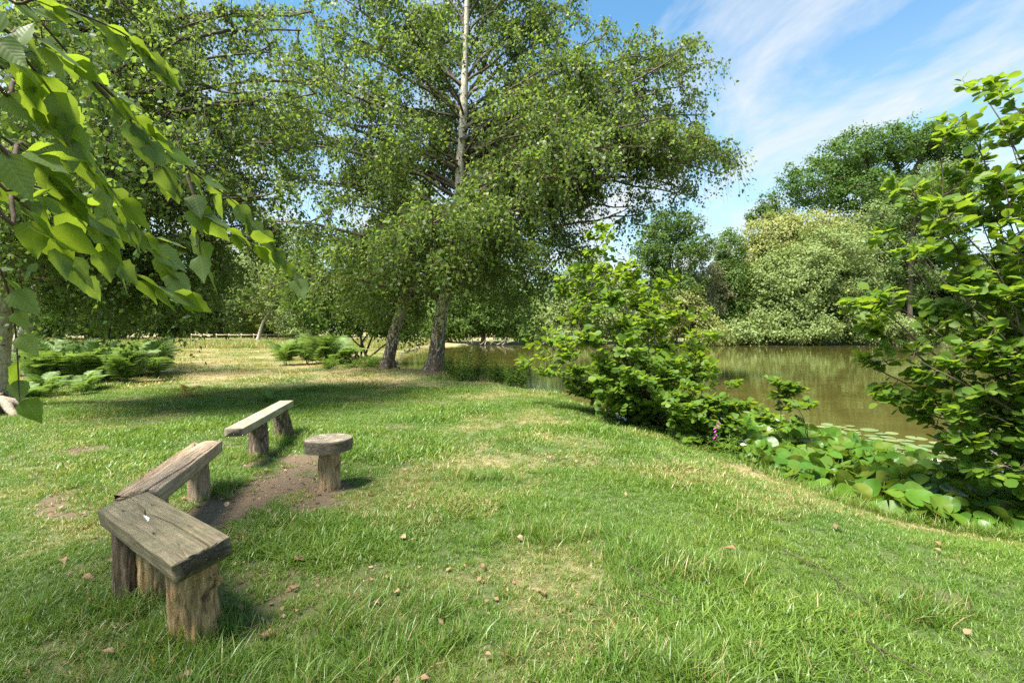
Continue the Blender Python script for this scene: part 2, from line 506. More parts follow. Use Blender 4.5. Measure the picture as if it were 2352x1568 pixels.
# ------------------------------------------------------------------ terrain
WATER = -0.30
SHORE = np.array([(60, 2.0), (30, 2.4), (14, 3.0), (8, 3.5), (5.6, 3.75), (4.4, 4.0), (3.7, 4.35), (3.4, 4.8), (3.22, 5.35), (2.85, 6.4), (2.5, 7.6), (2.15, 9.0),
                  (1.7, 10.6), (1.2, 12.4), (0.5, 14.4), (-0.6, 16.0), (-1.6, 17.4), (-2.7, 18.0), (-3.6, 18.3), (-4.3, 19.0),
                  (-4.9, 20.6), (-5.6, 23), (-6.6, 28), (-8.2, 36), (-9.0, 46), (-8, 54), (-2, 57), (6, 57), (12, 55), (19, 58), (26, 59),
                  (34, 58), (42, 57), (52, 54), (70, 50), (95, 40), (110, 20), (100, 4)])


def shore_sd(x, y):
    """signed distance to the pond edge: negative over water"""
    x = np.asarray(x, float); y = np.asarray(y, float)
    sh = x.shape
    x = x.ravel(); y = y.ravel()
    d = np.full(x.shape, 1e9); inside = np.zeros(x.shape, bool)
    n = len(SHORE)
    for i in range(n):
        a = SHORE[i]; b = SHORE[(i + 1) % n]
        e = b - a
        t = np.clip(((x - a[0]) * e[0] + (y - a[1]) * e[1]) / (e @ e), 0, 1)
        d = np.minimum(d, np.hypot(x - a[0] - t * e[0], y - a[1] - t * e[1]))
        c = ((a[1] > y) != (b[1] > y))
        with np.errstate(divide='ignore', invalid='ignore'):
            xi = a[0] + (y - a[1]) / (b[1] - a[1] + 1e-12) * e[0]
        inside ^= c & (x < xi)
    return np.where(inside, -d, d).reshape(sh)


def sstep(a, b, x):
    t = np.clip((x - a) / (b - a), 0, 1)
    return t * t * (3 - 2 * t)


def wob(x, y, s, k=0):
    """cheap smooth value noise, about -1..1"""
    x = x / s; y = y / s
    return (np.sin(x * 1.7 + 1.3 * np.sin(y * 1.1 + k) + k) + np.sin(y * 1.9 + 1.7 * np.sin(x * 0.9 + 2 * k) + 2.1 * k)
            + 0.6 * np.sin((x + y) * 2.7 + 1.9 * np.sin((x - y) * 1.6 + k))) / 2.6


def ground_z(x, y, sd=None):
    x = np.asarray(x, float); y = np.asarray(y, float)
    if sd is None: sd = shore_sd(x, y)
    z = 0.035 * wob(x, y, 2.3, 1) + 0.012 * wob(x, y, 0.7, 4)
    z = z + 0.16 * np.exp(-((x + 2.64) ** 2 + (y - 16.3) ** 2) / 5.0)
    z = z + 0.10 * np.exp(-((x + 4.9) ** 2 + (y - 19.0) ** 2) / 3.0)
    near = sstep(70, 30, np.hypot(x, y))
    z = z * near
    z = z - 0.20 * sstep(1.6, 0.0, sd)
    z = z - 0.9 * sstep(0.10, -1.0, sd)
    return z


def soil_mask(x, y):
    m = np.exp(-(((x + 2.30 + 0.10 * np.sin(y * 2)) / 0.34) ** 2) - (((y - 4.35) / 1.15) ** 2)) * 1.25
    m = np.maximum(m, np.exp(-((x + 2.42) ** 2 + (y - 5.6) ** 2) / 0.12) * 0.9)
    m = np.maximum(m, np.exp(-((x + 1.72) ** 2 + (y - 4.55) ** 2) / 0.075) * 0.9)
    m = np.maximum(m, 0.55 * np.exp(-((x + 1.5) ** 2 / 0.30 + (y - 2.9) ** 2 / 0.10)))
    m = np.maximum(m, 0.75 * np.exp(-((x + 2.4) ** 2 + (y - 16.0) ** 2) / 3.0))
    m = np.maximum(m, 0.9 * np.exp(-((x - 0.9) ** 2 / 0.10 + (y - 1.95) ** 2 / 0.03)))
    m = np.maximum(m, 0.7 * np.exp(-((x - 2.35) ** 2 / 0.10 + (y - 2.75) ** 2 / 0.03)))
    m = m + 0.30 * wob(x, y, 0.22, 3) * (m > 0.05) + 0.15 * wob(x, y, 0.07, 9) * (m > 0.05)
    m = np.maximum(m, 0.74 * sstep(0.40, 0.80, wob(x, y, 0.55, 6)) * sstep(0.0, -2.0, x) * sstep(14, 3, y))
    return np.clip(m, 0, 1)


def dry_mask(x, y):
    d = 0.26 + 0.26 * wob(x, y, 0.9, 2) + 0.22 * wob(x, y, 0.35, 5)
    d = d * sstep(-0.9, 0.6, wob(x, y, 2.6, 8) + 0.25)
    belt = sstep(11.5, 14.5, y) * sstep(-1.2, -3.2, x)
    d = np.maximum(d, belt * (0.50 + 0.30 * wob(x, y, 1.3, 7)))
    d = np.maximum(d, 0.75 * np.exp(-(((x - 2.7) / 0.35) ** 2 + ((y - 5.5) / 0.7) ** 2)))
    d = np.maximum(d, 0.8 * sstep(0.3, 0.0, np.abs(shore_sd(x, y) - 0.25)) * sstep(9, 5, y) * (0.6 + 0.5 * wob(x, y, 0.5, 3)))
    return np.clip(d, 0, 1)


def axis_grid(lo, hi, step, far_lo, far_hi, g=1.13):
    c = list(np.arange(lo, hi + 1e-6, step))
    s = step
    while c[-1] < far_hi:
        s *= g; c.append(c[-1] + s)
    s = step
    while c[0] > far_lo:
        s *= g; c.insert(0, c[0] - s)
    return np.array(c)


def build_ground():
    gx = axis_grid(-9, 7.5, 0.11, -2500, 2500)
    gy = axis_grid(1.0, 14, 0.11, -2500, 4000)
    X, Y = np.meshgrid(gx, gy)
    sd = shore_sd(X, Y)
    Z = ground_z(X, Y, sd)
    nx, ny = len(gx), len(gy)
    idx = np.arange(nx * ny).reshape(ny, nx)
    q = np.stack([idx[:-1, :-1], idx[:-1, 1:], idx[1:, 1:], idx[1:, :-1]], -1).reshape(-1, 4)
    me = mesh_data('ground', np.stack([X, Y, Z], -1).reshape(-1, 3), [q], None,
                   {'soil': soil_mask(X, Y).ravel(), 'dry': dry_mask(X, Y).ravel(), 'shore': np.clip(sd, -5, 5).ravel()})
    m, t, out = new_mat('lawn_soil')
    L = t.links.new
    tc = N(t, 'ShaderNodeTexCoord')
    n1 = noise_n(t, 26, 7, 0.7, tc.outputs['Object']); n2 = noise_n(t, 3.0, 6, 0.65, tc.outputs['Object'])
    n3 = noise_n(t, 90, 5, 0.7, tc.outputs['Object'])
    green = ramp(t, [(0.3, (0.045, 0.065, 0.016)), (0.55, (0.085, 0.12, 0.026)), (0.75, (0.13, 0.16, 0.04))]); L(n1.outputs[0], green.inputs[0])
    dry = ramp(t, [(0.3, (0.17, 0.13, 0.055)), (0.6, (0.33, 0.27, 0.125)), (0.8, (0.44, 0.38, 0.21))]); L(n1.outputs[0], dry.inputs[0])
    soil = ramp(t, [(0.3, (0.06, 0.04, 0.022)), (0.52, (0.15, 0.105, 0.06)), (0.75, (0.27, 0.20, 0.12))]); L(n3.outputs[0], soil.inputs[0])
    ad = N(t, 'ShaderNodeAttribute', attribute_name='dry'); as_ = N(t, 'ShaderNodeAttribute', attribute_name='soil'); ash = N(t, 'ShaderNodeAttribute', attribute_name='shore')
    da = N(t, 'ShaderNodeMath', operation='ADD'); L(ad.outputs['Fac'], da.inputs[0])
    nn = N(t, 'ShaderNodeMath', operation='SUBTRACT', i_1=0.5); L(n2.outputs[0], nn.inputs[0]); L(nn.outputs[0], da.inputs[1])
    dr = ramp(t, [(0.25, (0, 0, 0)), (0.62, (1, 1, 1))]); L(da.outputs[0], dr.inputs[0])
    mx1 = N(t, 'ShaderNodeMixRGB'); L(dr.outputs[0], mx1.inputs[0]); L(green.outputs[0], mx1.inputs[1]); L(dry.outputs[0], mx1.inputs[2])
    sr = ramp(t, [(0.3, (0, 0, 0)), (0.6, (1, 1, 1))])
    sa = N(t, 'ShaderNodeMath', operation='ADD'); L(as_.outputs['Fac'], sa.inputs[0]); L(nn.outputs[0], sa.inputs[1]); L(sa.outputs[0], sr.inputs[0])
    mx2 = N(t, 'ShaderNodeMixRGB'); L(sr.outputs[0], mx2.inputs[0]); L(mx1.outputs[0], mx2.inputs[1]); L(soil.outputs[0], mx2.inputs[2])
    mud = N(t, 'ShaderNodeMapRange'); mud.inputs[1].default_value = 0.10; mud.inputs[2].default_value = -0.05
    L(ash.outputs['Fac'], mud.inputs[0])
    mx3 = N(t, 'ShaderNodeMixRGB'); mx3.inputs[2].default_value = (0.035, 0.026, 0.014, 1)
    L(mud.outputs[0], mx3.inputs[0]); L(mx2.outputs[0], mx3.inputs[1])
    p = N(t, 'ShaderNodeBsdfPrincipled'); p.inputs['Roughness'].default_value = 0.95
    b = N(t, 'ShaderNodeBump'); b.inputs['Strength'].default_value = 0.8; b.inputs['Distance'].default_value = 0.03
    L(n3.outputs[0], b.inputs['Height']); L(b.outputs[0], p.inputs['Normal'])
    L(mx3.outputs[0], p.inputs['Base Color']); L(p.outputs[0], out.inputs[0])
    me.materials.append(m)
    tagit(obj('ground', me), 'grassy lawn and field sloping down to the pond', None, None, 'structure')


build_ground()


def build_water():
    m, t, out = new_mat('pond_water')
    L = t.links.new
    tc = N(t, 'ShaderNodeTexCoord')
    mp = N(t, 'ShaderNodeMapping'); mp.inputs['Scale'].default_value = (0.75, 1.5, 1)
    L(tc.outputs['Object'], mp.inputs[0])
    n1 = noise_n(t, 2.2, 3, 0.5, mp.outputs[0], 0.3); n2 = noise_n(t, 0.5, 2, 0.5, mp.outputs[0])
    mul = N(t, 'ShaderNodeMath', operation='MULTIPLY'); L(n1.outputs[0], mul.inputs[0]); L(n2.outputs[0], mul.inputs[1])
    b = N(t, 'ShaderNodeBump'); b.inputs['Strength'].default_value = 0.12; b.inputs['Distance'].default_value = 0.05
    L(mul.outputs[0], b.inputs['Height'])
    c = ramp(t, [(0.3, (0.052, 0.046, 0.010)), (0.7, (0.072, 0.064, 0.016))]); L(n2.outputs[0], c.inputs[0])
    p = N(t, 'ShaderNodeBsdfPrincipled')
    p.inputs['Roughness'].default_value = 0.04
    p.inputs['IOR'].default_value = 1.33
    L(c.outputs[0], p.inputs['Base Color']); L(b.outputs[0], p.inputs['Normal']); L(p.outputs[0], out.inputs[0])
    cx, cyy = SHORE.mean(0)
    V = [(-16, -2, WATER), (125, -2, WATER), (125, 70, WATER), (-16, 70, WATER)]
    # the sheet follows the bank a little beyond the shore, so that the sloping ground cuts it
    n = len(SHORE)
    nxt = np.roll(SHORE, -1, 0) - np.roll(SHORE, 1, 0)
    nrm = unit(np.stack([nxt[:, 1], -nxt[:, 0]], -1))
    if shore_sd(*(SHORE[3] + nrm[3] * 0.05)) < 0: nrm = -nrm
    ring = SHORE + nrm * 0.35
    V = np.column_stack([ring, np.full(n, WATER)])
    me = bpy.data.meshes.new('water')
    order = list(range(n))
    area = sum(ring[i][0] * ring[(i + 1) % n][1] - ring[(i + 1) % n][0] * ring[i][1] for i in range(n))
    if area < 0: order.reverse()
    me.from_pydata([tuple(v) for v in V], [], [order])
    me.update()
    me.materials.append(m)
    tagit(obj('water', me), 'still olive brown water of the pond', None, None, 'structure')


build_water()


# ------------------------------------------------------------------ trees
def frames_noise(P, amp):
    n = len(P)
    w = np.cumsum(rng.normal(0, 1, (n, 3)), 0)
    w -= np.linspace(0, 1, n)[:, None] * w[-1]
    return P + w * amp / max(1, math.sqrt(n))


def limb_foliage(tw, lf, limb, r_end, spread, n_sub, n_twig, n_leaf, leaf, tlen, droop, tpl, flat=0.6, t0=0.3, up=0.15, tri=2, hang=0.75, sub_t=None, tint=None):
    """sub-branches off a limb, hanging twigs off those, leaves off the twigs.  limb (K,3)"""
    out = unit(limb[-1] - limb[0])
    u = rng.uniform(t0, 1, n_sub) if sub_t is None else sub_t
    u[0] = 1.0
    s = interp_path(limb, u)
    d = rng.normal(0, 1, (n_sub, 3)); d[:, 2] *= flat
    d = unit(unit(d) + 0.55 * out + np.array([0, 0, up]))
    e = s + d * spread * rng.uniform(0.55, 1.15, (n_sub, 1)) * (1.15 - 0.45 * u[:, None])
    K = 6
    t = np.linspace(0, 1, K)[None, :, None]
    mid = (s + e) / 2 + np.array([0, 0, 0.10]) * spread
    SB = (1 - t) ** 2 * s[:, None] + 2 * t * (1 - t) * mid[:, None] + t ** 2 * e[:, None]
    SB[:, 1:-1] += rng.normal(0, 0.03 * spread, (n_sub, K - 2, 3))
    r0 = r_end * rng.uniform(0.5, 0.9, (n_sub, 1))
    tw.tubes(SB, r0 * np.linspace(1, 0.3, K)[None], 4, False)
    # twigs
    M_ = n_sub * n_twig
    k = np.repeat(np.arange(n_sub), n_twig)
    v = rng.uniform(0.12, 1, M_) ** 0.8
    idx = v * (K - 1) * 0.9999
    i0 = idx.astype(int); f = (idx - i0)[:, None]
    ts = SB[k, i0] * (1 - f) + SB[k, np.minimum(i0 + 1, K - 1)] * f
    td = unit(unit(rng.normal(0, 1, (M_, 3))) + 0.7 * d[k] + np.array([0, 0, 0.1]))
    tl = tlen * rng.uniform(0.5, 1.3, (M_, 1))
    q = np.linspace(0, 1, tri + 1)[None, :, None]
    TW = ts[:, None] + td[:, None] * tl[:, None] * q * (1 - 0.25 * q) + np.array([0, 0, -1.0]) * (droop * tl[:, None]) * q ** 2
    rr = np.full((M_, 1), max(0.0018, r_end * 0.16))
    tw.tubes(TW, rr * np.linspace(1, 0.45, tri + 1)[None], 3, False)
    # leaves
    nl = M_ * n_leaf
    kk = np.repeat(np.arange(M_), n_leaf)
    w = rng.uniform(0.1, 1.0, nl) * tri * 0.9999
    j0 = w.astype(int); g = (w - j0)[:, None]
    lp = TW[kk, j0] * (1 - g) + TW[kk, j0 + 1] * g + rng.normal(0, leaf * 0.55, (nl, 3))
    ax = unit(rng.normal(0, 1, (nl, 3)) * 0.8 + np.array([0, 0, -hang]) + 0.4 * td[kk])
    nm = unit(rng.normal(0, 1, (nl, 3)) + np.array([0, 0, 0.55]))
    add_leaves(lf, lp, ax, nm, leaf * rng.uniform(0.65, 1.25, nl), tpl, tint)


def trunk_mesh(P, R, sides=18, rough=0.06, flare=None):
    """one trunk with slightly uneven rings; P (K,3), R (K)"""
    mb = MB()
    K = len(P)
    T = unit(np.gradient(P, axis=0))
    ref = np.array([0.3, 1, 0.0])
    S = unit(np.cross(T, ref)); U = np.cross(S, T)
    a = np.arange(sides) / sides * 2 * math.pi
    V = []
    ph = rng.uniform(0, 6, 4)
    for k in range(K):
        rad = R[k] * (1 + rough * np.sin(2 * a + ph[0] + 0.4 * k) + rough * 0.7 * np.sin(3 * a + ph[1] - 0.6 * k) + rng.normal(0, rough * 0.25, sides))
        if flare and k < flare[0]:
            f = (1 - k / flare[0]) ** 2
            rad = rad * (1 + flare[1] * f * (0.6 + 0.6 * np.abs(np.sin(2.5 * a + ph[2]))))
        V.append(P[k] + S[k] * (np.cos(a) * rad)[:, None] + U[k] * (np.sin(a) * rad)[:, None])
    idx = np.arange(K * sides).reshape(K, sides)
    q = np.stack([idx[:-1], np.roll(idx, -1, 1)[:-1], np.roll(idx, -1, 1)[1:], idx[1:]], -1).reshape(-1, 4)
    mb.add(np.concatenate(V), [q, idx[-1][None]])
    return mb


def limb_curve(p0, p1, n=12, lift=0.18, wob_=0.7):
    L = np.linalg.norm(p1 - p0)
    mid = p0 * 0.5 + p1 * 0.5 + np.array([0, 0, lift * L]) + rng.normal(0, 0.05 * L, 3)
    return frames_noise(bez(p0, mid, p1, n), wob_ * 0.25)


def birch(name, label, group, base, trunk_pts, trunk_r, limbs, leaf, bark='birch', leafm='birch_leaf', sides=20,
          spread=1.3, n_sub=8, n_twig=12, n_leaf=13, tlen=0.8, droop=0.7, tpl=LEAF_KITE, root_flare=(6, 0.55), limbm='limb', cat='birch tree', lift=0.10, hang=0.75):
    """limbs: list of (start fraction on trunk, end point, scale of foliage)"""
    root = thing(name, label, cat, base, group)
    P = path(trunk_pts, 60)
    R = np.interp(np.linspace(0, 1, 60), np.linspace(0, 1, len(trunk_r)), trunk_r)
    trunk_mesh(P, R, sides, 0.05, root_flare).build('trunk', M[bark], root)
    tw, lf = MB(), MB()
    for (f, end, k) in limbs:
        i = f * 59
        p0 = interp_path(P, np.array([f]))[0]
        r0 = np.interp(i, np.arange(60), R)
        C = limb_curve(p0, np.asarray(end, float), 12, lift)
        L = np.linalg.norm(C[-1] - C[0])
        rb = min(r0 * 0.5, 0.012 + 0.010 * L)
        b = MB(); b.tubes(C, rb * np.linspace(1, 0.28, len(C)) , 7, False)
        b.build('limb', M[limbm], root)
        limb_foliage(tw, lf, C, rb * 0.45, spread * math.sqrt(k), max(3, int(n_sub * k)), n_twig, n_leaf, leaf, tlen, droop, tpl)
    tw.build('twigs', M['twig'], root, 'stuff')
    lf.build('crown', M[leafm], root, 'stuff', smooth=False)
    return root


def up_frac(P_pts, z):
    P = path(P_pts, 60)
    return float(np.interp(z, P[:, 2], np.linspace(0, 1, 60)))


# --- the big birch by the water
Yb = 16.2
tp = [at(997, 868, Yb), at(1004, 800, Yb), at(1016, 705, Yb), at(1040, 600, Yb), at(1052, 480, Yb), at(1059, 350, Yb), at(1066, 220, Yb),
      at(1071, 60, Yb), at(1076, -140, Yb), at(1085, -360, Yb)]
tp[0][2] = float(ground_z(tp[0][0], Yb)) - 0.12
tr = [0.30, 0.25, 0.215, 0.185, 0.165, 0.15, 0.125, 0.09, 0.055, 0.02]
ends = [(1648, 345, 0.3, 1.0, 430), (1585, 150, 1.0, .8, 330), (1500, 215, -0.6, .9, 360), (1600, 265, 1.2, .9, 380), (1625, 400, 0, .7, 440), (1530, 385, -1.5, .9, 430),
        (1395, 75, 2, 1, 250), (1345, 150, -1.6, 1, 290), (1300, 20, 1, 1, 180), (1250, 240, -2.2, 1, 360), (1345, 330, -2.6, .9, 470), (1270, 405, -3.2, 1, 520),
        (1420, 455, 0, 1, 500), (1445, 520, 1.2, .8, 540), (1320, 560, 1.8, .8, 560), (1240, 600, 0.4, .8, 600), (1330, 480, 2.6, 1, 520), (1160, 580, -2.6, 1, 620),
        (1200, 480, -3, 1, 580), (1180, 340, 2.4, 1, 420),
        (965, 60, 1, 1, 220), (870, 110, -1.2, 1, 280), (790, 190, 0.6, 1, 320), (850, 290, -2, 1, 390), (770, 330, 1, 1, 430), (705, 420, 0, .9, 500),
        (800, 470, -2, 1, 540), (900, 400, 2, 1, 490), (730, 545, 1, .9, 590), (840, 580, -1.8, 1, 620), (950, 500, -2.8, 1, 580),
        (690, 655, -0.6, .9, 690), (780, 640, 1.2, .8, 670), (900, 640, 1.6, .7, 660), (930, 590, -2.6, .8, 650),
        (980, 140, 1.4, 1, 240), (1160, 90, 1, 1, 190), (1180, 200, 1.8, 1, 290), (1140, 280, 2.2, 1, 400), (1000, 300, 2.4, 1, 400), (1060, 500, -3, 1, 560), (720, 60, 0.6, .9, 260), (665, 140, -0.8, .9, 320), (690, 270, 0.8, .9, 400), (630, 340, 0, .8, 450), (770, -20, 0, .9, 200), (1000, 560, -3.2, 1, 640), (1120, 520, -3.4, 1, 600),
        (1110, -60, 1, 1, 60), (1000, -60, 1, 1, 60), (1230, -60, 0, 1, 90), (880, -20, 0.5, 1, 140), (1140, -200, 0, 1, -60), (1010, -220, 0.6, 1, -80), (1090, -330, -0.5, .8, -200),
        (1560, 200, .5, .9, 360), (1480, 300, .3, 1, 400), (1560, 330, -.5, 1, 420), (1600, 375, .8, .8, 440), (1470, 130, 0, .9, 300), (1440, 250, 1, 1, 370), (1530, 425, .5, .9, 470), (1470, 410, -.8, 1, 480), (1400, 180, 0, 1, 320), (1180, 655, 0.6, .7, 640), (1100, 620, 2.2, .7, 620)]
ends = [(px, py - (45 if px > 1400 and py > 375 else 0), dy, k, spy) for (px, py, dy, k, spy) in ends]
limbs = []
for (px, py, dy, k, spy) in ends:
    limbs.append((up_frac(tp, at(0, spy, Yb)[2]), at(px, py, Yb + dy), k))
for (px, py, dy, k, spy) in list(ends):
    qx, qy = px + rng.normal(0, 48), py + rng.normal(0, 40)
    if px > 1550: qx = px - abs(qx - px)
    if 590 < px and px < 860 and rng.random() < 0.6: qx = px - abs(qx - px) * 1.3
    if 950 < qx < 1180 and qy < 440: dy = abs(dy) + 1.0
    limbs.append((up_frac(tp, at(0, min(690, spy + rng.normal(0, 25)), Yb)[2]), at(qx, min(qy, 660), Yb + dy + rng.normal(0, 0.7)), k * 0.9))
birch('birch_tree', 'tall birch with white trunk, black and fissured at its foot, on the pond bank', 'birches around the lawn',
      (tp[0][0], Yb, float(ground_z(tp[0][0], Yb))), tp, tr, limbs, 0.118, n_sub=9, n_twig=13, n_leaf=11, spread=1.6, tlen=1.0, droop=0.85, sides=26)

# --- the smaller leaning birch behind it
Y2 = 18.9
tp2 = [at(888, 850, Y2), at(900, 790, Y2), at(917, 725, Y2), at(938, 655, Y2), at(962, 560, Y2), at(985, 440, Y2), at(1000, 330, Y2)]
tp2[0][2] = float(ground_z(tp2[0][0], Y2)) - 0.12
ends2 = [(880, 590, -1, 1), (830, 640, 0.4, .9), (800, 560, 0.8, 1), (920, 520, -1.4, 1), (1000, 600, 1, 1), (960, 440, 0.5, 1), (870, 470, 1, 1), (1040, 480, 1.4, 1), (1010, 340, 0, 1), (930, 690, 1.4, .6), (960, 740, 1.5, .5), (845, 700, 1.0, .6), (1060, 660, 1.6, .7)]
limbs2 = [(min(0.97, max(0.33, up_frac(tp2, at(0, py + 70, Y2)[2]))), at(px, py, Y2 + dy), k) for (px, py, dy, k) in ends2]
birch('birch_tree', 'short birch trunk leaning towards the pond beside an old stump post', 'birches around the lawn',
      (tp2[0][0], Y2, float(ground_z(tp2[0][0], Y2))), tp2, [0.27, 0.225, 0.20, 0.16, 0.12, 0.08, 0.03], limbs2, 0.125, n_sub=9, n_twig=13, n_leaf=13, spread=1.5, sides=22)

# --- the birch at the left whose limbs reach over the lawn
Y3 = 9.0
tp3 = [at(-25, 945, Y3), at(-14, 800, Y3), at(6, 660, Y3), at(28, 480, Y3), at(42, 300, Y3), at(52, 100, Y3), at(60, -200, Y3), at(70, -500, Y3)]
tp3[0][2] = -0.15
ends3 = [(150, 60, -1, 1), (300, 30, 0.4, 1), (415, 90, -0.8, 1), (480, 30, 1, .9), (400, -60, 0, 1), (250, -80, 1, 1), (545, 215, -0.5, 1), (610, 225, 0.2, .9), (725, 215, 0.4, .8), (450, 260, 0.8, 1), (330, 330, -1.5, 1), (470, 380, -1, 1),
         (600, 360, 0.6, 1), (650, 455, 0.5, .8), (560, 540, -0.2, .9), (420, 480, 1, 1), (300, 540, -1.4, 1), (480, 620, 0.4, 1), (380, 660, -0.8, 1), (250, 650, 0.4, 1), (540, 620, 1, .8), (150, 580, -1.2, 1), (120, 380, -2, 1), (200, 230, -2, 1), (70, 480, -2, 1), (400, 700, 0.8, .6), (640, 560, 0.6, .5), (60, 120, -2, 1), (240, 430, 1.8, 1), (340, 180, 1.8, 1), (560, 340, 2.0, 1), (620, 120, 1, .8), (690, 70, 2, .8), (650, 300, 1, .9), (590, 460, 2, .9)]
limbs3 = [(min(0.93, max(0.2, up_frac(tp3, at(0, min(py + 130, 640), Y3)[2]))), at(px, py, Y3 + dy), k) for (px, py, dy, k) in ends3]
for (px, py, dy, k) in list(ends3):
    qx, qy = px + abs(rng.normal(0, 70)) * (1 if rng.random() < 0.6 else -1), py + rng.normal(0, 45)
    if 470 < qx < 580 and 60 < qy < 190: continue
    limbs3.append((min(0.93, max(0.2, up_frac(tp3, at(0, min(qy + 130, 640), Y3)[2]))), at(qx, min(qy, 690), Y3 + dy * 0.8 + rng.normal(0.6, 0.9)), k * 0.9))
birch('birch_tree', 'birch with pale upright trunk beside a broken stump, long limbs reaching out over the benches', 'birches around the lawn',
      (tp3[0][0], Y3, 0.0), tp3, [0.27, 0.235, 0.22, 0.20, 0.18, 0.15, 0.11, 0.03], limbs3, 0.080, bark='birch_pale', leafm='birch_leaf2', n_sub=9, n_twig=13, n_leaf=12, spread=1.10, tlen=0.7, droop=0.9, sides=22, limbm='limb')

# --- two leaning birches further back at the left
for (pts, rr, lab) in [([(10, 880), (25, 830), (62, 740), (88, 660), (112, 560), (135, 420), (150, 300)], [0.22, 0.20, 0.185, 0.17, 0.15, 0.10, 0.03], 'birch with slanting pale trunk ringed by dark bands, rising out of the ferns'),
                       ([(-70, 880), (-42, 800), (-8, 715), (12, 640), (30, 540), (45, 400), (60, 260)], [0.24, 0.21, 0.19, 0.17, 0.14, 0.09, 0.03], 'birch with two toned slanting trunk just behind the fern bed')]:
    Y4 = 15.5
    tq = [at(a, b, Y4) for a, b in pts]; tq[0][2] = -0.15
    x0, y0 = pts[0]
    es = []
    for i in range(13):
        es.append((rng.uniform(-60, 330) + (pts[0][0] * 0.6), rng.uniform(330, 690), rng.uniform(-2, 2.5), 1))
    lb = [(min(0.95, max(0.45, up_frac(tq, at(0, py + 60, Y4)[2]))), at(px, py, Y4 + dy), k) for (px, py, dy, k) in es]
    birch('birch_tree', lab, 'birches around the lawn', (tq[0][0], Y4, 0), tq, rr, lb, 0.11, bark='birch_pale', leafm='birch_leaf2', n_sub=8, n_twig=9, n_leaf=12, spread=1.5, sides=18)


# --- mass trees: lobes of leaf clumps carried on limbs
FAR_LEAF, FAR_N = 0.90, 1.0


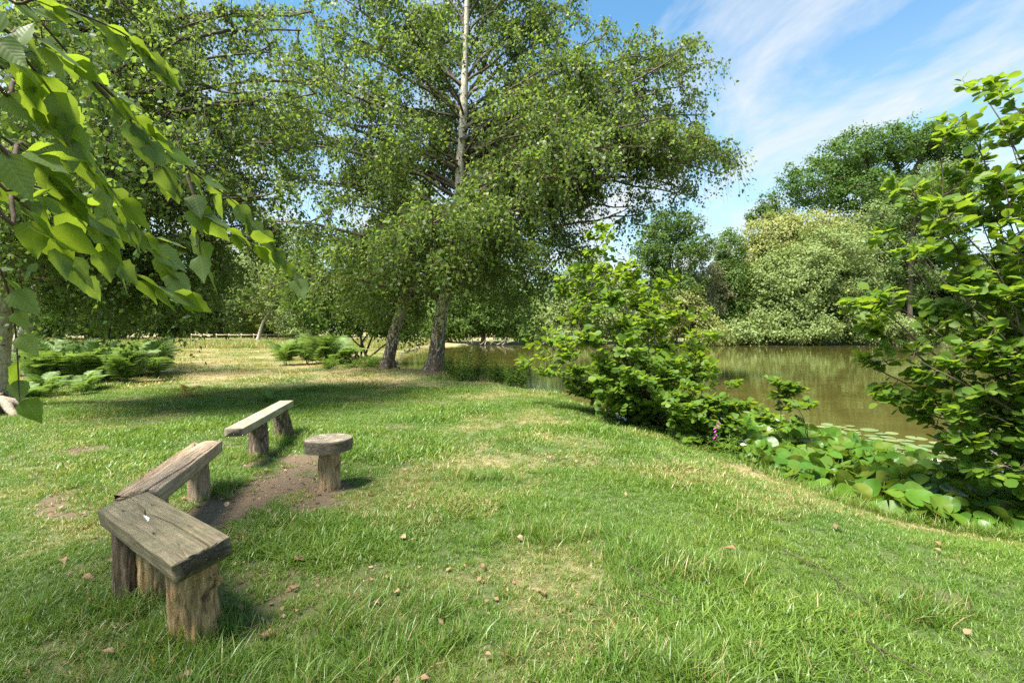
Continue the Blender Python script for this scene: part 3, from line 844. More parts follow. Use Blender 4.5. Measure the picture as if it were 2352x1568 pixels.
def mass_tree(name, label, cat, Y, base_px, lobes, leafm, leaf=0.26, dens=1.0, clump=0.75, per=34, group=None, barkm='limb', tpl=LEAF_KITE, trunk_r=0.3, dscale=1.0, outward=0.9, upw=0.5, stems=1, droop=0.25):
    """lobes: (px, py, rx, ry [, ddepth]) in photo units, at depth Y"""
    bx = at(base_px, 0, Y)[0]
    bz = float(ground_z(bx, Y))
    root = thing(name, label, cat, (bx, Y, bz), group)
    s = Y / F
    leaf *= FAR_LEAF; per = int(per * FAR_N)
    lf, tw = MB(), MB()
    cs = []
    for lb in lobes:
        px, py, rx, ry = lb[:4]
        dd = lb[4] if len(lb) > 4 else 0
        c = at(px, py, Y + dd); c[2] = EYE - (py - HY) * Y / F
        cs.append((c, np.array([rx * s, max(rx, ry) * s * 0.8 * dscale, ry * s])))
    C = np.array([c for c, _ in cs])
    top = C[np.argmax(C[:, 2])]
    cen = C.mean(0)
    # trunk(s)
    ht = max(cen[2], bz + 1)
    if stems == 1:
        tpts = [np.array([bx, Y, bz - 0.2]), np.array([bx * 0.7 + cen[0] * 0.3, Y + 0.2, bz + 0.45 * (ht - bz)]), np.array([cen[0], Y + 0.3, ht]), top]
        P = path(tpts, 16)
        trunk_mesh(P, np.linspace(trunk_r, trunk_r * 0.25, 16), 9, 0.06, (3, 0.4)).build('trunk', M[barkm], root)
    else:
        for k in range(stems):
            e = cs[k % len(cs)][0]
            b0 = np.array([bx + rng.normal(0, 0.35), Y + rng.normal(0, 0.35), bz - 0.15])
            P = limb_curve(b0, e, 10, 0.0, 0.5)
            sm = MB(); sm.tubes(P, np.linspace(trunk_r, trunk_r * 0.35, 10), 6, False)
            sm.build('stem', M[barkm], root)
        P = path([np.array([bx, Y, bz]), cen], 8)
    for c, r in cs:
        st = interp_path(P, np.array([rng.uniform(0.45, 0.85)]))[0]
        lim = limb_curve(st, c, 8, 0.1, 0.6)
        tw.tubes(lim, np.linspace(trunk_r * 0.4, trunk_r * 0.16, 8), 5, False)
        area = 4 * math.pi * ((r[0] * r[2]) ** 1.6 / 3 * 2 + (r[1] * r[2]) ** 1.6 / 3) ** (1 / 1.6)
        nc = int(max(10, dens * 1.15 * area / (clump ** 2)))
        d = unit(rng.normal(0, 1, (nc, 3)))
        rad = rng.uniform(0.45, 1.0, (nc, 1)) ** 0.55 * (1 + 0.13 * np.sin(5 * d[:, :1] + 4 * d[:, 2:3] + rng.uniform(0, 6)) + rng.normal(0, 0.07, (nc, 1)))
        cc = c + d * r * rad
        keep = cc[:, 2] > bz + 0.15
        cc, d = cc[keep], d[keep]
        nc = len(cc)
        # branches to a share of the clumps
        nb = min(nc, 26)
        sel = rng.choice(nc, nb, replace=False)
        s0 = interp_path(lim, rng.uniform(0.4, 1, nb))
        t = np.linspace(0, 1, 5)[None, :, None]
        md = (s0 + cc[sel]) / 2 + rng.normal(0, 0.12 * r.mean(), (nb, 3))
        B = (1 - t) ** 2 * s0[:, None] + 2 * t * (1 - t) * md[:, None] + t ** 2 * cc[sel][:, None]
        tw.tubes(B, np.full((nb, 1), trunk_r * 0.13) * np.linspace(1, 0.3, 5)[None], 4, False)
        k = np.repeat(np.arange(nc), per)
        n = len(k)
        jit = rng.normal(0, 1, (n, 3)) * np.array([0.42, 0.42, 0.26]) * clump * rng.uniform(0.6, 1.3, (nc, 1))[k]
        lp = cc[k] + jit
        lp[:, 2] -= droop * np.hypot(jit[:, 0], jit[:, 1])
        nm = unit(outward * d[k] + np.array([0, 0, upw]) + rng.normal(0, 0.62, (n, 3)))
        ax = unit(np.cross(nm, rng.normal(0, 1, (n, 3))) + np.array([0, 0, -0.3]))
        ok = lp[:, 2] > bz + 0.03
        add_leaves(lf, lp[ok], ax[ok], nm[ok], leaf * rng.uniform(0.6, 1.3, int(ok.sum())), tpl,
                   np.clip(rng.random(int(ok.sum())) * 0.55 + 0.45 * rng.random(nc)[k][ok], 0, 0.999))
    tw.build('limbs', M[barkm], root, 'stuff')
    lf.build('crown', M[leafm], root, 'stuff', smooth=False)
    return root


G_FAR = 'trees on the far bank'
# far bank, right to left behind the alder and across the water
mass_tree('oak_tree', 'huge dark green domed oak towering above the pale willows', 'oak tree', 68, 2055,
          [(1880, 420, 80, 65), (1960, 355, 85, 55), (2050, 330, 80, 48), (2140, 320, 70, 42), (2190, 345, 55, 60), (1985, 450, 80, 55, -2), (2090, 450, 90, 70), (2180, 460, 60, 80), (2060, 580, 80, 90, 1), (2150, 600, 70, 90, 2), (2110, 690, 70, 80, 2)],
          'oak_leaf', 0.36, 0.95, 1.15, 40, G_FAR, trunk_r=0.75)
mass_tree('ash_tree', 'pale feathery tree rising in front of the dark oak', 'tree', 61, 2090,
          [(2020, 500, 60, 40), (2100, 440, 60, 36), (2170, 395, 50, 30), (2060, 560, 60, 36), (2150, 505, 60, 34), (2200, 430, 34, 26), (2010, 600, 50, 45), (2100, 640, 60, 50, 1)],
          'ash_leaf', 0.32, 0.75, 1.0, 36, G_FAR, trunk_r=0.35)
mass_tree('willow_tree', 'broad grey green willow dome overhanging the far water, widest tree there', 'willow tree', 58, 1860,
          [(1850, 640, 110, 80), (1920, 580, 90, 70), (1800, 720, 90, 66), (1900, 710, 100, 72), (1960, 660, 70, 80), (1780, 640, 60, 66), (1960, 745, 60, 42, -1), (1840, 755, 90, 34, -1.5), (1740, 760, 50, 28, -1)],
          'willow_leaf', 0.30, 1.25, 0.95, 36, G_FAR, trunk_r=0.4, tpl=LEAF_KITE)
mass_tree('willow_tree', 'yellow tinged willow top showing above and behind the grey green willow dome', 'willow tree', 63, 1800,
          [(1790, 540, 80, 52), (1860, 520, 70, 40), (1740, 580, 46, 50), (1930, 540, 60, 50), (1760, 640, 60, 70), (1850, 600, 90, 70)],
          'willow_gold', 0.30, 1.1, 0.95, 34, G_FAR, trunk_r=0.35)
mass_tree('young_oak_tree', 'slim dark tree top poking above the yellow tinged willow', 'tree', 66, 1760,
          [(1765, 462, 22, 24), (1750, 500, 36, 26), (1790, 500, 30, 24), (1770, 560, 44, 50), (1770, 640, 44, 60)], 'oak_leaf', 0.32, 0.8, 0.85, 30, G_FAR, trunk_r=0.25)
mass_tree('dark_shrub_tree', 'narrow olive tree squeezed between willow and straw coloured shrub', 'tree', 60, 1680,
          [(1675, 570, 34, 46), (1680, 650, 40, 60), (1695, 720, 46, 50), (1660, 620, 26, 40)], 'green_leaf', 0.28, 1.0, 0.85, 34, G_FAR, trunk_r=0.25)
mass_tree('straw_shrub', 'straw coloured thin shrub standing left of the willows', 'shrub', 59, 1620,
          [(1615, 620, 42, 44), (1640, 680, 44, 46), (1600, 670, 34, 40)], 'straw_leaf', 0.24, 0.75, 0.8, 30, G_FAR, trunk_r=0.2)
mass_tree('alder_tree', 'fresh green open topped tree rising beside the big birch crown', 'tree', 56, 1545,
          [(1530, 520, 44, 44), (1580, 515, 36, 34), (1600, 560, 34, 40), (1540, 590, 60, 50), (1500, 560, 44, 60), (1560, 660, 60, 50), (1490, 660, 60, 70)], 'green_leaf', 0.28, 0.85, 0.85, 32, G_FAR, trunk_r=0.28)
mass_tree('bright_bush', 'bright yellow green bush at the far water edge', 'bush', 55, 1560,
          [(1560, 700, 54, 46), (1600, 740, 44, 40), (1520, 740, 50, 44), (1640, 768, 40, 24, -1)], 'willow_gold', 0.26, 1.1, 0.8, 34, G_FAR, stems=5, trunk_r=0.12)
mass_tree('bank_willow', 'low willow bush dipping into the water under the willow dome', 'bush', 56.5, 1690,
          [(1690, 760, 50, 30), (1740, 772, 40, 20), (1660, 778, 30, 14)], 'willow_leaf', 0.26, 1.2, 0.8, 34, G_FAR, stems=5, trunk_r=0.1)
mass_tree('bank_willow', 'low pale willow bush below the oak at the water edge', 'bush', 56, 2060,
          [(2030, 745, 50, 36), (2090, 755, 50, 30), (1990, 770, 40, 18), (2150, 760, 50, 30)], 'willow_leaf', 0.26, 1.15, 0.8, 34, G_FAR, stems=6, trunk_r=0.1)
mass_tree('hedge_tree', 'pale tree filling the gap behind the right hand alder', 'tree', 64, 2290,
          [(2270, 660, 70, 60), (2350, 620, 80, 80), (2300, 730, 90, 50), (2420, 680, 80, 90), (2210, 720, 60, 50)], 'ash_leaf', 0.30, 1.0, 0.95, 34, G_FAR, trunk_r=0.3)
mass_tree('willow_tree', 'rounded pale willow seen across the water behind the birch foliage', 'willow tree', 57, 1330,
          [(1330, 690, 60, 60), (1280, 740, 60, 46), (1380, 740, 60, 46), (1340, 620, 60, 60), (1430, 700, 50, 70), (1300, 775, 60, 20, -1.5)], 'willow_leaf', 0.28, 1.1, 0.85, 34, G_FAR, trunk_r=0.3)
mass_tree('willow_tree', 'green willow straight across the water behind the white birch trunk', 'willow tree', 58, 1110,
          [(1110, 720, 60, 50), (1180, 730, 60, 46), (1060, 740, 50, 44), (1010, 745, 50, 40), (1150, 660, 70, 60), (1050, 660, 60, 60), (1220, 760, 50, 28, -1)], 'green_leaf', 0.28, 1.1, 0.85, 34, G_FAR, trunk_r=0.3)

# thicket behind the leaning birch
mass_tree('hazel_thicket', 'many stemmed dark thicket behind the leaning birch', 'thicket', 24, 835,
          [(790, 690, 70, 60), (850, 640, 70, 60), (720, 700, 60, 50), (880, 720, 50, 50, 1), (760, 610, 70, 60), (920, 660, 50, 60, 1), (930, 750, 40, 40, 1), (690, 640, 50, 46), (780, 745, 60, 28)],
          'green_leaf', 0.15, 0.95, 0.42, 26, 'bushes along the left bank', stems=9, trunk_r=0.06, droop=0.4)
# clearing backdrop
G_CLR = 'trees around the clearing'
mass_tree('silver_birch', 'pale silvery tree with thin white trunk beside the rail fence', 'tree', 56, 590,
          [(590, 660, 50, 50), (630, 690, 40, 40), (570, 620, 46, 46), (640, 640, 40, 50), (660, 730, 34, 36), (690, 750, 40, 30)], 'willow_leaf', 0.24, 0.85, 0.75, 30, G_CLR, barkm='birch_pale', trunk_r=0.22)
for (px, Y, lob, mt, lab) in [
        (505, 70, [(500, 640, 60, 70), (540, 600, 60, 70), (470, 690, 60, 60), (530, 710, 60, 50)], 'ash_leaf', 'mid green tree standing right behind the rail fence'),
        (395, 66, [(400, 620, 70, 80), (350, 670, 70, 70), (430, 690, 60, 60), (380, 730, 70, 40)], 'green_leaf', 'dark tree closing the left side of the clearing'),
        (640, 72, [(650, 590, 70, 80), (610, 680, 60, 60), (700, 660, 70, 70)], 'willow_leaf', 'light green tree behind the silvery tree'),
        (250, 60, [(250, 600, 90, 90), (180, 660, 90, 80), (300, 700, 80, 60), (120, 600, 80, 90), (220, 740, 90, 36)], 'ash_leaf', 'wide green tree far behind the fern bed'),
        (20, 50, [(20, 560, 100, 110), (-60, 640, 100, 110), (90, 680, 90, 70), (10, 740, 110, 40)], 'oak_leaf', 'dark broad tree behind the slanting birches')]:
    mass_tree('woodland_tree', lab, 'tree', Y, px, lob, mt, 0.32, 1.0, 1.05, 34, G_CLR, trunk_r=0.35)

# a far wood closes the view all round
def far_wood():
    lf = MB()
    pos, nn = [], []
    for i in range(150):
        a = math.radians(rng.uniform(-64, 64))
        R = rng.uniform(92, 125)
        x, y = R * math.sin(a), R * math.cos(a)
        h = rng.uniform(9, 14) if abs(a) > 0.1 else rng.uniform(9, 12)
        w = rng.uniform(3.5, 5.5)
        n = 420
        d = unit(rng.normal(0, 1, (n, 3)))
        c = np.array([x, y, h * 0.5]) + d * np.array([w, w, h * 0.5]) * rng.uniform(0.75, 1.05, (n, 1))
        pos.append(c); nn.append(unit(d + np.array([0, 0, 0.5]) + rng.normal(0, 0.5, (n, 3))))
    pos = np.concatenate(pos); nn = np.concatenate(nn)
    ok = pos[:, 2] > 0.1
    pos, nn = pos[ok], nn[ok]
    ax = np.cross(nn, rng.normal(0, 1, nn.shape))
    add_leaves(lf, pos, ax, nn, rng.uniform(0.8, 1.6, len(pos)), LEAF_KITE)
    tagit(lf.build('far_wood', M['ash_leaf'], None, 'stuff', smooth=False), 'distant green wood closing off the view behind the pond', 'wood')


far_wood()


# ------------------------------------------------------------------ alders with large leaves, each leaf its own part
def leaf_shape(kind, seed):
    """a detailed leaf lying along local x, unit length, folded along the midrib"""
    r = np.random.default_rng(seed)
    n = 9
    t = np.linspace(0, 1, n)
    if kind == 'alder':
        w = 0.44 * np.sin(np.pi * np.clip(t, 0, 1) ** 0.86) ** 0.62
        w[0] = 0.02; w[-1] = 0.10
    else:
        w = 0.40 * np.sin(np.pi * t ** 0.60) ** 0.85 * (1 - 0.35 * t)
        w = np.interp(t, [0, .06, .16, .30, .45, .6, .75, .88, 1], [0.02, .22, .345, .37, .31, .225, .14, .06, .004])
    ser = 1 + (0.07 if kind != 'alder' else 0.05) * np.where(np.arange(n) % 2, 1, -1)
    wl = w * ser * r.uniform(0.93, 1.07, n); wr = w * ser * r.uniform(0.93, 1.07, n)
    curl = r.uniform(-0.22, 0.08); fold = r.uniform(0.10, 0.42); wave = r.uniform(0.0, 0.035)
    twist = r.uniform(-0.25, 0.25)
    V = []
    for i in range(n):
        z = curl * t[i] ** 2
        V.append((t[i], 0, z - 0.0))
    for sgn, ww in ((1, wl), (-1, wr)):
        for frac in (0.55, 1.0):
            for i in range(n):
                y = ww[i] * frac
                V.append((t[i] + 0.05 * frac * (1 - t[i]) * 0, sgn * y, curl * t[i] ** 2 + fold * y - 0.5 * fold * y * frac + wave * math.sin(9 * t[i] + sgn) * frac + sgn * twist * y * t[i]))
    V = np.array(V)
    F_ = []
    for base, sgn in ((n, 1), (3 * n, -1)):
        for i in range(n - 1):
            a, b = i, i + 1
            c, d = base + i + 1, base + i
            e, f = base + n + i + 1, base + n + i
            F_ += [(a, b, c, d), (d, c, e, f)] if sgn < 0 else [(d, c, b, a), (f, e, c, d)]
    # stalk
    k = len(V)
    st = np.array([(-0.28, 0.006, 0.06), (-0.28, -0.006, 0.06), (0.05, -0.008, 0.0), (0.05, 0.008, 0.0)])
    V = np.vstack([V, st]); F_.append((k, k + 1, k + 2, k + 3))
    return V, F_


def leaf_meshes(kind, mat, n=6):
    ms = []
    for s in range(n):
        V, F_ = leaf_shape(kind, 100 + s)
        ms.append(mesh_data('leaf', V, [np.array(F_)], mat))
    return ms


ALDER_MESH = leaf_meshes('alder', M['alder_leaf'])
BIRCH_MESH = leaf_meshes('birch', M['near_leaf'])


def place_leaf(mesh, pos, axis, nrm, size, parent, name='leaf'):
    a = unit(axis); s = unit(np.cross(nrm, a)); n = np.cross(a, s)
    o = bpy.data.objects.new(name, mesh)
    COL.objects.link(o)
    o.parent = parent
    off = np.zeros(3); p = parent
    while p is not None:
        off += np.array(p.location); p = p.parent
    m = Matrix(((a[0] * size, s[0] * size, n[0] * size, pos[0] - off[0]), (a[1] * size, s[1] * size, n[1] * size, pos[1] - off[1]),
                (a[2] * size, s[2] * size, n[2] * size, pos[2] - off[2]), (0, 0, 0, 1)))
    o.matrix_local = m
    return o


def alder(name, label, base, stems, leaf, n_shoot, n_leaf, shoot_len, nobj=300, group=None, rad=0.022, jit=0.35, clip=None, tmin=0.12):
    """stems: list of end points (world).  Shoots leave the stems all along, leaves sit on the shoots."""
    root = thing(name, label, 'alder bush', base, group)
    base = np.array(base, float)
    tw = MB()
    LP, LA, LN = [], [], []
    for e in stems:
        e = np.array(e, float)
        b0 = base + np.array([rng.normal(0, 0.15), rng.normal(0, 0.15), -0.12])
        C = limb_curve(b0, e, 14, 0.06, 0.25)
        sm = MB(); sm.tubes(C, np.linspace(rad, rad * 0.22, 14), 7, False); sm.build('stem', M['limb'], root)
        u = rng.uniform(tmin, 1, n_shoot); u[:2] = 1.0
        s = interp_path(C, u)
        up = unit(C[-1] - C[0])
        d = rng.normal(0, 1, (n_shoot, 3)); d[:, 2] *= 0.45
        d = unit(unit(d) + 0.35 * up + np.array([0, 0, 0.28]))
        L = shoot_len * rng.uniform(0.5, 1.2, (n_shoot, 1)) * (1.15 - 0.5 * u[:, None])
        q = np.linspace(0, 1, 5)[None, :, None]
        S = s[:, None] + d[:, None] * L[:, None] * q + np.array([0, 0, 0.12]) * L[:, None] * q ** 2 + rng.normal(0, 0.015, (n_shoot, 5, 3)) * (q > 0)
        tw.tubes(S, np.full((n_shoot, 1), rad * 0.26) * np.linspace(1, 0.35, 5)[None], 4, False)
        # side shoots
        ns = n_shoot * 3
        k = np.repeat(np.arange(n_shoot), 3)
        w = rng.uniform(0.25, 0.95, ns); i0 = (w * 4 * .9999).astype(int); f = (w * 4 - i0)[:, None]
        s2 = S[k, i0] * (1 - f) + S[k, i0 + 1] * f
        d2 = rng.normal(0, 1, (ns, 3)); d2[:, 2] *= 0.35
        d2 = unit(unit(d2) + 0.8 * d[k] + np.array([0, 0, 0.15]))
        L2 = L[k] * rng.uniform(0.3, 0.6, (ns, 1))
        S2 = s2[:, None] + d2[:, None] * L2[:, None] * q + rng.normal(0, 0.008, (ns, 5, 3)) * (q > 0)
        tw.tubes(S2, np.full((ns, 1), rad * 0.15) * np.linspace(1, 0.4, 5)[None], 3, False)
        for SS, dd, m_ in ((S, d, n_leaf), (S2, d2, max(4, n_leaf - 3))):
            n0 = len(SS)
            kk = np.repeat(np.arange(n0), m_)
            tt = np.tile(np.linspace(0.22, 1.0, m_), n0) + rng.normal(0, 0.03, n0 * m_)
            tt = np.clip(tt, 0.05, 1) * 4 * .9999
            j0 = tt.astype(int); g = (tt - j0)[:, None]
            lp = SS[kk, j0] * (1 - g) + SS[kk, j0 + 1] * g
            sgn = np.where(np.tile(np.arange(m_), n0) % 2, 1.0, -1.0)[:, None]
            side = unit(np.cross(dd[kk], np.array([0, 0, 1.0])))
            ax = unit(dd[kk] * 0.7 + side * sgn * 0.9 + rng.normal(0, 0.3, (len(kk), 3)) + np.array([0, 0, -0.08]))
            ow = (lp - base) * np.array([1, 1, 0]); ow = ow / (np.linalg.norm(ow, axis=1, keepdims=True) + 0.3)
            nm = unit(np.array([0, 0, 1.0]) + rng.normal(0, jit, (len(kk), 3)) + 0.2 * dd[kk] + 0.55 * ow)
            LP.append(lp + ax * leaf * 0.2); LA.append(ax); LN.append(nm)
    tw.build('twigs', M['twig'], root, 'stuff')
    LP, LA, LN = np.concatenate(LP), np.concatenate(LA), np.concatenate(LN)
    gz = np.maximum(ground_z(LP[:, 0], LP[:, 1]), WATER) + 0.05
    ok = LP[:, 2] > gz
    if clip is not None: ok &= clip(LP)
    LP, LA, LN = LP[ok], LA[ok], LN[ok]
    # largest in view: nearest to the camera side and inside the frame
    px = HX + F * LP[:, 0] / LP[:, 1]; py = HY - F * (LP[:, 2] - EYE) / LP[:, 1]
    score = LP[:, 1] + np.where((px < 0) | (px > 2352) | (py < 0) | (py > 1568), 100, 0) + rng.normal(0, 0.25, len(LP))
    order = np.argsort(score)
    sz = leaf * rng.uniform(0.65, 1.2, len(LP))
    for i in order[:nobj]:
        place_leaf(ALDER_MESH[rng.integers(len(ALDER_MESH))], LP[i], LA[i], LN[i], float(sz[i]), root)
    rest = order[nobj:]
    lf = MB()
    V0, F0 = leaf_shape('alder', 7)
    n = 9
    tpl_idx = [0, 4, 8]
    TPL = (np.array([[0, 0, 0], [0.22, .29, .06], [.55, .42, .07], [.85, .33, .03], [1, 0, -.05], [.85, -.33, .03], [.55, -.42, .07], [.22, -.29, .06], [.55, 0, -.01]]),
           [np.array([[0, 8, 2, 1], [8, 4, 3, 2], [0, 7, 6, 8], [8, 6, 5, 4]])[:, ::-1]])
    add_leaves(lf, LP[rest], LA[rest], LN[rest], sz[rest], TPL)
    lf.build('foliage', M['alder_mass'], root, 'stuff')
    print(name, 'leaves', len(LP))
    return root


G_AL = 'alders along the near bank'
# bush in the middle
b = (2.55, 8.9, -0.15)
st = []
for px, py, dy in [(1370, 560, 0.6), (1450, 620, 0.4), (1300, 690, 0.5), (1340, 640, -0.2), (1400, 700, -0.6), (1530, 660, 0.8), (1570, 740, 0.6), (1500, 740, -0.4), (1250, 790, 0.6), (1330, 780, -0.6),
                   (1430, 800, -1.0), (1590, 800, 0.2), (1220, 850, 0.5), (1300, 870, 0.2), (1380, 880, -0.9), (1480, 870, -1.3), (1560, 860, -0.8), (1620, 850, 0.6), (1540, 940, -1.3), (1420, 940, -0.6), (1340, 910, 0.6), (1470, 690, 1.2), (1390, 610, 1.2)]:
    st.append(at(px, py, 9.0 + dy))
alder('alder_bush', 'dense glossy alder bush at the lawn edge between birch and lily bed', b, st, 0.125, 14, 8, 0.52, 300, G_AL, 0.026, jit=0.45)
# smaller one in front of the lilies
b = (2.95, 7.45, -0.2)
st = [at(1630, 865, 7.5), at(1670, 890, 7.4), at(1590, 900, 7.2), at(1690, 930, 7.3), at(1640, 930, 7.0), at(1570, 945, 7.0), at(1600, 965, 6.9), at(1660, 965, 7.0), at(1550, 930, 7.4)]
alder('alder_bush', 'low spreading alder shrub just beside the upright lily leaves', b, st, 0.10, 10, 7, 0.30, 200, G_AL, 0.016)
b = (4.1, 7.0, -0.35)
st = [at(1790, 905, 7.0), at(1815, 900, 7.1), at(1830, 940, 6.8), at(1750, 960, 6.9)]
alder('alder_sapling', 'thin alder sapling growing up through the lily leaves', b, st, 0.10, 5, 6, 0.25, 110, G_AL, 0.010, tmin=0.55)
# the right-hand alder
b = (5.6, 4.35, -0.25)
st = []
for px, py, dy in [(2280, 215, 0.2), (2345, 330, 0.3), (2255, 310, 0), (2315, 450, 0.2), (2215, 420, 0.3), (2340, 230, -0.2), (2380, 300, 0.2), (2180, 340, 0.1), (2260, 380, 0.4), (2330, 420, -0.2), (2120, 450, 0.0), (2200, 500, -0.3), (2280, 520, 0.3), (2350, 560, -0.3),
                   (2060, 550, 0.3), (2140, 600, -0.2), (2240, 640, 0.3), (2330, 680, -0.4), (2000, 690, 0.2), (2080, 700, 0.0), (2180, 740, 0.4), (2290, 780, -0.4), (2030, 760, 0.4), (2120, 820, 0.0), (2230, 850, -0.3), (2340, 860, -0.5),
                   (2040, 850, 0.3), (2090, 900, 0.3), (2180, 930, 0), (2290, 950, -0.4), (2150, 960, 0.3), (2250, 1020, -0.2), (2330, 1070, -0.4), (2420, 700, 0), (2450, 500, 0), (2450, 900, -0.3), (2230, 1080, 0.2)]:
    st.append(at(px - 22, py, 4.55 + dy))
alder('alder_bush', 'tall leaning alder with large round leaves beside the lily bed and open water', b, st, 0.098, 10, 7, 0.34, 300, G_AL, 0.02, jit=0.48, tmin=0.42)


# ------------------------------------------------------------------ the birch overhead, and its branch hanging into view
def overhead_birch():
    base = np.array([-2.9, -2.6, 0.0])
    root = thing('birch_tree', 'birch overhead whose leafy twigs hang close across the view at upper left', 'birch tree', base, 'birches around the lawn')
    tpts = [base + np.array([0, 0, -0.15]), base + np.array([0.1, 0.1, 2.2]), base + np.array([0.3, 0.2, 4.6]), base + np.array([0.5, 0.1, 7.5]), base + np.array([0.6, 0, 11])]
    P = path(tpts, 40)
    R = np.interp(np.linspace(0, 1, 40), [0, .2, .45, .7, 1], [0.25, 0.2, 0.16, 0.10, 0.02])
    trunk_mesh(P, R, 18, 0.05, (4, .5)).build('trunk', M['birch'], root)
    tw, lf = MB(), MB()
    for f, e, k in [(.42, (-3.7, 0.5, 4.8), 1), (.44, (-5.2, 0.5, 5.0), 1), (.52, (-4.7, 2.2, 6.4), 1), (.48, (-5.6, -0.5, 5.4), 1), (.52, (-5.4, -1.3, 6.2), 1), 
                    (.65, (-5.3, 1.8, 7.4), 1), (.7, (-1.2, -3.6, 7.8), 1), (.78, (-2.0, -3.4, 8.2), 1), (.5, (-4.8, -3.6, 5.6), 1), (.45, (-1.4, -4.8, 5.4), 1), (.55, (-3.0, -5, 6.4), .8), (.82, (-1.8, -4.0, 9.2), 1), (.55, (-6.2, 0.9, 6.2), 1), (.5, (-1.2, -2.9, 6.0), .8)]:
        p0 = interp_path(P, np.array([f]))[0]
        C = limb_curve(p0, np.array(e, float))
        b = MB(); b.tubes(C, np.linspace(0.06, 0.018, len(C)), 7, False); b.build('limb', M['limb'], root)
        limb_foliage(tw, lf, C, 0.02, 0.95, max(3, int(9 * k)), 11, 13, 0.075, 0.5, 0.45, LEAF_KITE)
    # leafy sprays hanging a few metres off at the left
    for f, e in [(.36, at(-120, 250, 2.7)), (.34, at(60, 380, 3.3)), (.33, at(-30, 120, 3.0)), (.34, at(180, 150, 3.7)), (.35, at(-80, 400, 3.2)), (.35, at(260, 330, 4.3)), (.35, at(170, 430, 3.9)), (.36, at(330, 60, 4.2))]:
        p0 = interp_path(P, np.array([f]))[0]
        C = limb_curve(p0, e, 12, 0.10)
        b = MB(); b.tubes(C, np.linspace(0.03, 0.007, len(C)), 6, False); b.build('limb', M['limb'], root)
        limb_foliage(tw, lf, C, 0.008, 0.55, 7, 7, 9, 0.06, 0.42, 0.75, LEAF_ROUND, t0=0.72, hang=1.0)
    tw.build('twigs', M['twig'], root, 'stuff')
    lf.build('crown', M['birch_leaf2'], root, 'stuff', smooth=False)
    # near branches, each leaf a piece of its own
    knot = np.array([-1.25, 0.35, 2.75])
    C = limb_curve(interp_path(P, np.array([0.33]))[0], knot, 12, 0.12)
    b = MB(); b.tubes(C, np.linspace(0.03, 0.010, 12), 7, False); main = b.build('branch', M['limb'], root, label='branch reaching forward to the near hanging twigs')
    specs = [  # photo points with depth along each hanging twig
        ([(-60, -10, .74), (60, 70, .80), (200, 165, .90), (330, 290, 1.0), (450, 400, 1.12), (560, 480, 1.22), (620, 555, 1.28), (685, 640, 1.32)], 34),
        ([(190, 165, .90), (290, 270, .96), (360, 360, 1.02), (430, 470, 1.08), (520, 520, 1.14), (600, 560, 1.2)], 20),
        ([(-60, 130, .66), (40, 190, .70), (150, 320, .78), (260, 440, .86), (330, 540, .92), (400, 640, .98)], 28),
        ([(-60, 260, .62), (50, 330, .66), (140, 440, .72), (210, 520, .78), (290, 620, .84), (420, 680, .92)], 26),
        ([(-50, 420, .62), (30, 450, .66), (90, 510, .70), (140, 560, .74), (190, 640, .78)], 11),
        ([(-40, -60, .95), (100, 0, 1.0), (250, 60, 1.1), (330, 110, 1.15), (370, 160, 1.2)], 20),
        ([(-60, 30, .60), (10, 90, .62), (70, 150, .66), (130, 230, .70), (180, 330, .74)], 16),
        ([(-60, 560, .95), (0, 620, 1.0), (30, 720, 1.05), (40, 820, 1.1), (45, 930, 1.1)], 9),
        ([(430, 400, 1.1), (450, 470, 1.1), (455, 540, 1.1), (460, 600, 1.1)], 7),
        ([(-60, 350, .8), (60, 420, .85), (200, 470, .95), (300, 520, 1.05), (380, 560, 1.1)], 20),
    ]
    for pts, nleaf in specs:
        W = np.array([at(a, b_, c) for a, b_, c in pts])
        # lead the twig back to the branch end out of frame
        if pts[0][0] < 0:
            W = np.vstack([knot, (knot + W[0]) / 2 + np.array([0, 0, 0.12]), W])
        Pp = path(W, 34)
        t = MB(); t.tubes(Pp, np.linspace(0.0042, 0.0011, 34), 6, False)
        tw_o = t.build('hanging_twig', M['twig'], main)
        u0 = 0.30 if pts[0][0] < 0 else 0.05
        for i in range(nleaf):
            u = u0 + (1 - u0) * (i + rng.uniform(0.1, 0.9)) / nleaf
            p = interp_path(Pp, np.array([u]))[0]
            d = unit(interp_path(Pp, np.array([min(1, u + 0.03)]))[0] - interp_path(Pp, np.array([u - 0.02]))[0])
            ax = unit(d * 0.75 + np.array([0.25, 0.1, -0.55]) + rng.normal(0, 0.32, 3))
            nm = unit(np.array([0.1, -0.35, 0.75]) + rng.normal(0, 0.5, 3))
            s = float(rng.uniform(0.045, 0.070))
            place_leaf(BIRCH_MESH[rng.integers(len(BIRCH_MESH))], p + ax * s * 0.26, ax, nm, s, main)


overhead_birch()


